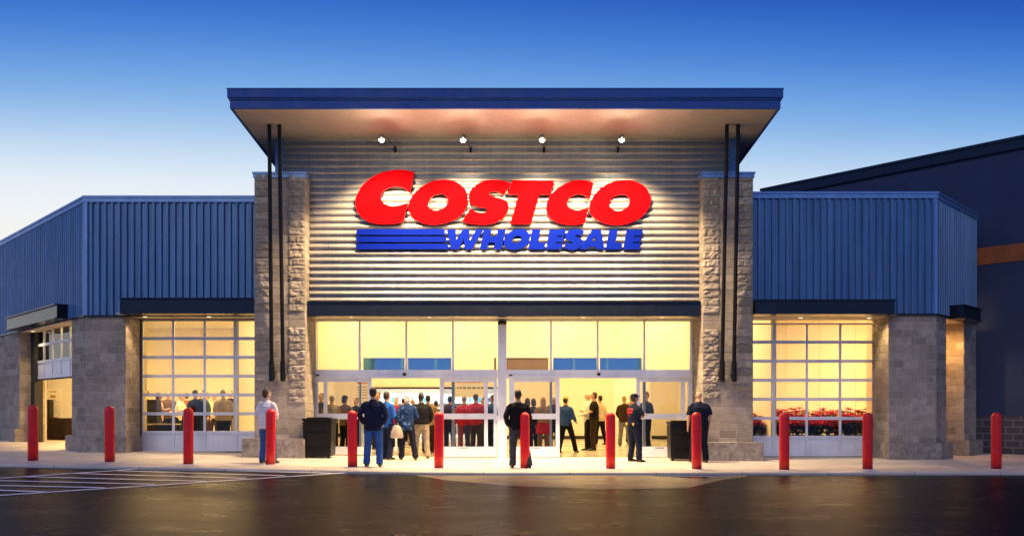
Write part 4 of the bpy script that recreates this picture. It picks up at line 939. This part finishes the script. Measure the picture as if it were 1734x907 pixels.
bm = bmesh.new(); loft(bm, [(bx0+w*.3, bD-.01, bz1-H_*.90), (bx0+w*.42, bD-.01, bz1-H_*.875), (bx0+w*.8, bD-.01, bz1-H_*.885)], [.03, .045, .035], n=8); obj('red_emblem', bm, paint('red_print', (.5, .02, .02), .5), t_)
# notices seen through the doors
def notice(px0, px1, py0, py1, D, label, rows):
    x0, x1, z0, z1 = XA(px0, D), XA(px1, D), ZA(py1, D), ZA(py0, D); fl = gz((x0+x1)/2)
    t_ = thing('notice_board', label, 'notice', ((x0+x1)/2, D, fl))
    bm = bmesh.new(); box(bm, x0, x1, D, D+.03, z0, z1); obj('board', bm, M['white'], t_)
    bm = bmesh.new(); box(bm, (x0+x1)/2-.02, (x0+x1)/2+.02, D+.04, D+.08, fl, z0+.1); box(bm, (x0+x1)/2-.2, (x0+x1)/2+.2, D-.1, D+.2, fl, fl+.02); obj('stand', bm, M['alu'], t_)
    rn = random.Random(int(px0))
    for mat, rr in ((GREY, rows), (paint('red_print', (.5, .02, .02), .5), [(.04, .10)])):
        bm = bmesh.new()
        for a, b in rr:
            u = .10
            while u < .85:
                v = u+rn.uniform(.04, .12); box(bm, x0+(x1-x0)*u, x0+(x1-x0)*min(v, .92), D-.004, D-.001, z1-(z1-z0)*b, z1-(z1-z0)*a); u = v+.03
        obj('print', bm, mat, t_)
notice(602, 625, 645, 690, 31.0, 'white notice with red heading behind the first door panel', [(.2, .24), (.3, .34), (.4, .43), (.5, .53), (.62, .65)])
notice(768, 823, 645, 672, 33.0, 'wide white notice above the red shirts behind the second door panel', [(.35, .48)])
# shelving beyond the hall
t_ = None
rn = random.Random(5)
t_ = thing('shelving_unit', 'white shelving unit on the sales floor beyond the crowd', 'shelving', (-4.5, 42, .02))
bm = bmesh.new()
for z in (.5, 1.05, 1.6): box(bm, -7.4, -1.0, 42, 42.6, z, z+.03)
obj('shelf', bm, M['white'], t_)
for x in (-7.42, -5.2, -3.0, -.98):
    bm = bmesh.new(); box(bm, x, x+.05, 42, 42.6, .02, 2.0); obj('upright', bm, M['white'], t_)
bm = bmesh.new(); box(bm, -7.4, -.95, 42.62, 42.66, .02, 2.1); obj('back_panel', bm, M['white'], t_)
bc = [paint('carton_white', (.75, .78, .8), .5), paint('carton_blue', (.02, .14, .5), .5), paint('carton_pale_blue', (.30, .55, .78), .5), paint('carton_teal', (.05, .30, .45), .5)]
bn = ['white', 'deep blue', 'pale blue', 'teal']
x = -7.3
for z in (1.63, 1.08):
    x = -7.3
    while x < -1.3:
        w = rn.uniform(.22, .42); h = rn.uniform(.22, .38); i = rn.choice((0, 0, 0, 1, 2, 2, 3))
        bm = bmesh.new(); box(bm, x, x+w, 42.05, 42.4, z+.001, z+h)
        bm2 = obj('carton', bm, bc[i], bevel=.008)
        tag(bm2, bn[i]+(' carton on the upper shelf beyond the crowd' if z > 1.5 else ' carton on the lower shelf beyond the crowd'), 'carton', bn[i]+' cartons on the shelving beyond the crowd')
        x += w+rn.uniform(.02, .12)
# flowers behind the right wing door
def plant(loc):
    root = thing('poinsettia', 'potted red poinsettia', 'plant', (0, 0, 0), 'poinsettias displayed behind the glazed wing door')
    rn = random.Random(11)
    bm = bmesh.new(); lathe(bm, [(.055, 0), (.08, .13), (.085, .13), (.085, .15), (.07, .15)], 16); obj('pot', bm, paint('pot_foil', (.10, .03, .02), .35), root)
    def blade(bm, c, d, L, w, up):
        d = Vector(d).normalized(); s = d.cross(Vector((0, 0, 1))).normalized()
        pts = [c, c+d*L*.35+s*w+Vector((0, 0, up*.6)), c+d*L*.75+s*w*.6+Vector((0, 0, up*.7)), c+d*L+Vector((0, 0, up*.1)), c+d*L*.75-s*w*.6+Vector((0, 0, up*.7)), c+d*L*.35-s*w+Vector((0, 0, up*.6))]
        m = c+d*L*.5+Vector((0, 0, up*.45)); vs = [bm.verts.new(p) for p in pts]; mv = bm.verts.new(m)
        for i in range(6): bm.faces.new((vs[i], vs[(i+1) % 6], mv))
    lf, br = bmesh.new(), bmesh.new()
    for h in range(8):
        a = h*.9; r = .16*(h > 0); hc_ = Vector((r*math.cos(a), r*math.sin(a), .42+rn.uniform(-.05, .06)+(.12 if h == 5 else 0)))
        tube(lf, (0, 0, .14), hc_, .007, 6)
        for k in range(8):
            b = k*.785+h; blade(br, hc_, (math.cos(b), math.sin(b), rn.uniform(.0, .3)), rn.uniform(.10, .15), .040, .02)
        for k in range(14):
            b = k*.7+h*2; blade(lf, hc_-Vector((0, 0, rn.uniform(.05, .28))), (math.cos(b), math.sin(b), rn.uniform(-.4, .1)), rn.uniform(.10, .16), .036, .01)
    obj('leaf', lf, M['leaf'], root, recalc=False); obj('bract', br, M['bract'], root, recalc=False); return root
t_ = thing('flower_bench', 'dark stepped bench carrying rows of red flowers behind the glazed wing door', 'bench', (8.4, 24, 0))
tiers = [(23.55, .46), (24.05, .56), (24.55, .66), (25.05, .76)]
for y, h in tiers:
    bm = bmesh.new(); box(bm, 6.6, 11.6, y-.22, y+.22, h-.05, h); obj('step', bm, paint('bench_wood', (.05, .025, .013), .6), t_)
    for x in (6.7, 9.1, 11.5):
        bm = bmesh.new(); box(bm, x-.03, x+.03, y-.18, y+.18, 0, h-.05); obj('leg', bm, paint('bench_wood', (.05, .025, .013), .6), t_)
P0 = None; rn = random.Random(2); rownm = ['on the lowest bench step', 'on the second bench step', 'on the third bench step', 'on the top bench step']
for (y, h), nm in zip(tiers, rownm):
    x = 6.75+rn.uniform(0, .15)
    while x < 11.5:
        if P0 is None: o = P0 = plant(None)
        else: o = copy_tree(P0)
        o.location = (x, y+rn.uniform(-.05, .05), h+.002); o.rotation_euler.z = rn.uniform(0, 6.28); s = rn.uniform(.9, 1.15); o.scale = (s, s, s)
        o['label'] = 'bushy red poinsettia in a foil pot '+nm+' behind the flower door'; o['group'] = 'poinsettias '+nm
        x += rn.uniform(.24, .31)
# objects in the crowd room
g1 = gz(-10.5)
t_ = thing('loudspeaker', 'tall black loudspeaker case just inside the crowd door', 'loudspeaker', (XA(255, 24.3), 24.3, g1))
x0, x1 = XA(244, 24.2), XA(265, 24.2)
bm = bmesh.new(); box(bm, x0, x1, 24.2, 24.55, g1+.05, ZA(676, 24.2)); obj('cabinet', bm, M['black'], t_, bevel=.015)
bm = bmesh.new(); box(bm, x0+.03, x1-.03, 24.185, 24.199, g1+.1, ZA(676, 24.2)-.04); obj('grille', bm, paint('speaker_cloth', (.008, .008, .008), .9), t_)
t_ = thing('serving_table', 'low dark table with a cream edge inside the crowd door', 'table', (XA(270, 23.9), 23.9, g1))
x0, x1 = XA(243, 23.8), XA(300, 23.8); zt = ZA(717, 23.8)
bm = bmesh.new(); box(bm, x0, x1, 23.75, 24.1, zt-.03, zt); obj('tabletop', bm, paint('cream_laminate', (.5, .38, .22), .4), t_)
for x in (x0+.05, x1-.05):
    for y in (23.8, 24.05):
        bm = bmesh.new(); box(bm, x-.025, x+.025, y-.02, y+.02, g1, zt-.03); obj('leg', bm, M['black'], t_)
bm = bmesh.new(); box(bm, x0+.03, x1-.03, 23.77, 23.79, g1+.05, zt-.04); obj('modesty_panel', bm, M['black'], t_)
# lettering on the officer's shirt back
bm = bmesh.new(); rn = random.Random(9)
for r, (z, n_) in enumerate(((1.36, 5), (1.28, 5), (1.20, 1))):
    for i in range(n_):
        x = (i-(n_-1)/2)*.048; y = -.158+.02*abs(x)*3
        for (a, b, c, d) in ((-.018, .018, .016, .026), (-.018, -.008, -.026, .016), (-.008, .016, -.006, .004) if (i+r) % 2 else (.008, .018, -.026, .016), (-.008, .018, -.026, -.016) if (i*2+r) % 3 else (.004, .014, -.02, .0)):
            vs = [bm.verts.new((x+u, y-.004+.10*abs(x+u)**1.5*4, z+v)) for u, v in ((a, c), (b, c), (b, d), (a, d))]; bm.faces.new(vs)
ol = obj('lettering', bm, paint('red_print_bright', (.75, .03, .02), .5)); ol.parent = OFFICER
md = ol.modifiers.new('w', 'SHRINKWRAP'); md.target = [c for c in OFFICER.children if c.name.startswith('shirt')][0]; md.wrap_method = 'NEAREST_SURFACEPOINT'; md.wrap_mode = 'OUTSIDE_SURFACE'; md.offset = .006
bm = bmesh.new()
for x in (-.17, -.12, .13):
    ball(bm, (x, -.12, .97), (.03, .03, .04), 8)
ob = obj('belt_pouch', bm, paint('belt_leather', (.45, .30, .05), .5), smooth=True); ob.parent = OFFICER
# ------------------------------------------------------------------ sky, front fill, camera
wd = bpy.data.worlds.new('World'); scene.world = wd; wd.use_nodes = True; nt = wd.node_tree; bg = nt.nodes['Background']
def N(ty, **k):
    n_ = nt.nodes.new(ty)
    for a, b in k.items(): setattr(n_, a, b)
    return n_
sky = N('ShaderNodeTexSky', sky_type='NISHITA', sun_disc=False, sun_elevation=R(1.0), sun_rotation=R(4), ozone_density=4.0, air_density=1.2, dust_density=.6, altitude=100)
tc = N('ShaderNodeTexCoord'); sp = N('ShaderNodeSeparateXYZ'); nt.links.new(tc.outputs['Generated'], sp.inputs[0])
def MN(op, a, b=0.0):
    m_ = N('ShaderNodeMath', operation=op)
    for v, i in ((a, 0), (b, 1)):
        if hasattr(v, 'links'): nt.links.new(v, m_.inputs[i])
        else: m_.inputs[i].default_value = v
    return m_.outputs[0]
# the glow lies as a band along the horizon ahead, a little lower towards the right
el_ = MN('DIVIDE', sp.outputs[2], MN('SQRT', MN('ADD', MN('ADD', MN('MULTIPLY', sp.outputs[1], sp.outputs[1]), MN('MULTIPLY', sp.outputs[2], sp.outputs[2])), .02)))
el_ = MN('ADD', el_, MN('MULTIPLY', sp.outputs[0], .04))
def ramp(stops, src):
    r = N('ShaderNodeValToRGB'); e = r.color_ramp.elements; r.color_ramp.interpolation = 'B_SPLINE'
    while len(e) < len(stops): e.new(.5)
    for el, (p, c) in zip(e, stops): el.position = p; el.color = (*s2l(c), 1)
    nt.links.new(src, r.inputs[0]); return r.outputs[0]
fr_ = ramp(SKY_FRONT, el_); bk_ = ramp(SKY_BACK, sp.outputs[2])
mr = N('ShaderNodeMapRange', interpolation_type='SMOOTHSTEP'); mr.inputs[1].default_value = -.35; mr.inputs[2].default_value = .55; nt.links.new(sp.outputs[1], mr.inputs[0])
mx = N('ShaderNodeMix', data_type='RGBA'); nt.links.new(mr.outputs[0], mx.inputs[0]); nt.links.new(bk_, mx.inputs[6]); nt.links.new(fr_, mx.inputs[7])
sc_ = N('ShaderNodeMix', data_type='RGBA', blend_type='MULTIPLY'); sc_.inputs[0].default_value = 1; sc_.inputs[7].default_value = (.10, .12, .16, 1); nt.links.new(sky.outputs[0], sc_.inputs[6])
# a breath of thin high cloud so that the gradient is not perfectly even
nz_ = N('ShaderNodeTexNoise'); nz_.inputs['Scale'].default_value = 2.2; nz_.inputs['Detail'].default_value = 5; mp_ = N('ShaderNodeMapping'); mp_.inputs['Scale'].default_value = (1, 1, 5); nt.links.new(tc.outputs['Generated'], mp_.inputs[0]); nt.links.new(mp_.outputs[0], nz_.inputs['Vector'])
nr = N('ShaderNodeMapRange'); nr.inputs[1].default_value = .3; nr.inputs[2].default_value = .7; nr.inputs[3].default_value = .985; nr.inputs[4].default_value = 1.015; nt.links.new(nz_.outputs['Fac'], nr.inputs[0])
cl = N('ShaderNodeMix', data_type='RGBA', blend_type='MULTIPLY'); cl.inputs[0].default_value = 1; nt.links.new(mx.outputs[2], cl.inputs[6]); nt.links.new(nr.outputs[0], cl.inputs[7])
ad = N('ShaderNodeMix', data_type='RGBA'); ad.inputs[0].default_value = .04; nt.links.new(cl.outputs[2], ad.inputs[6]); nt.links.new(sc_.outputs[2], ad.inputs[7])
nt.links.new(ad.outputs[2], bg.inputs[0]); bg.inputs[1].default_value = SKY_STRENGTH
front_fill = light('SUN', 'front_fill', (-20, -30, 30), .68, (1, .82, .58), angle=R(30)); front_fill.rotation_euler = Vector((.38, 1, -.72)).to_track_quat('-Z', 'Y').to_euler()  # added warm fill from behind the camera, standing in for parking-lot lamps
cam = bpy.data.cameras.new('camera'); co = bpy.data.objects.new('camera', cam); COL.objects.link(co); scene.camera = co
co.location = (0, 0, CAMZ); co.rotation_euler = (R(90), 0, 0); cam.sensor_width = 36; cam.lens = 36*F/1734; cam.shift_y = (HY-453.5)/1734; cam.clip_end = 2000; cam.clip_start = .1
vs_ = scene.view_settings; scene.display_settings.display_device = 'sRGB'; vs_.view_transform = 'Standard'; vs_.look = 'None'; vs_.exposure = EXPO; vs_.gamma = 1; vs_.use_curve_mapping = False
scene.render.engine = 'CYCLES'; cy = scene.cycles; cy.use_denoising = True; cy.max_bounces = 8; cy.diffuse_bounces = 4; cy.glossy_bounces = 4; cy.transparent_max_bounces = 12; cy.sample_clamp_indirect = 6; cy.caustics_reflective = False; cy.caustics_refractive = False
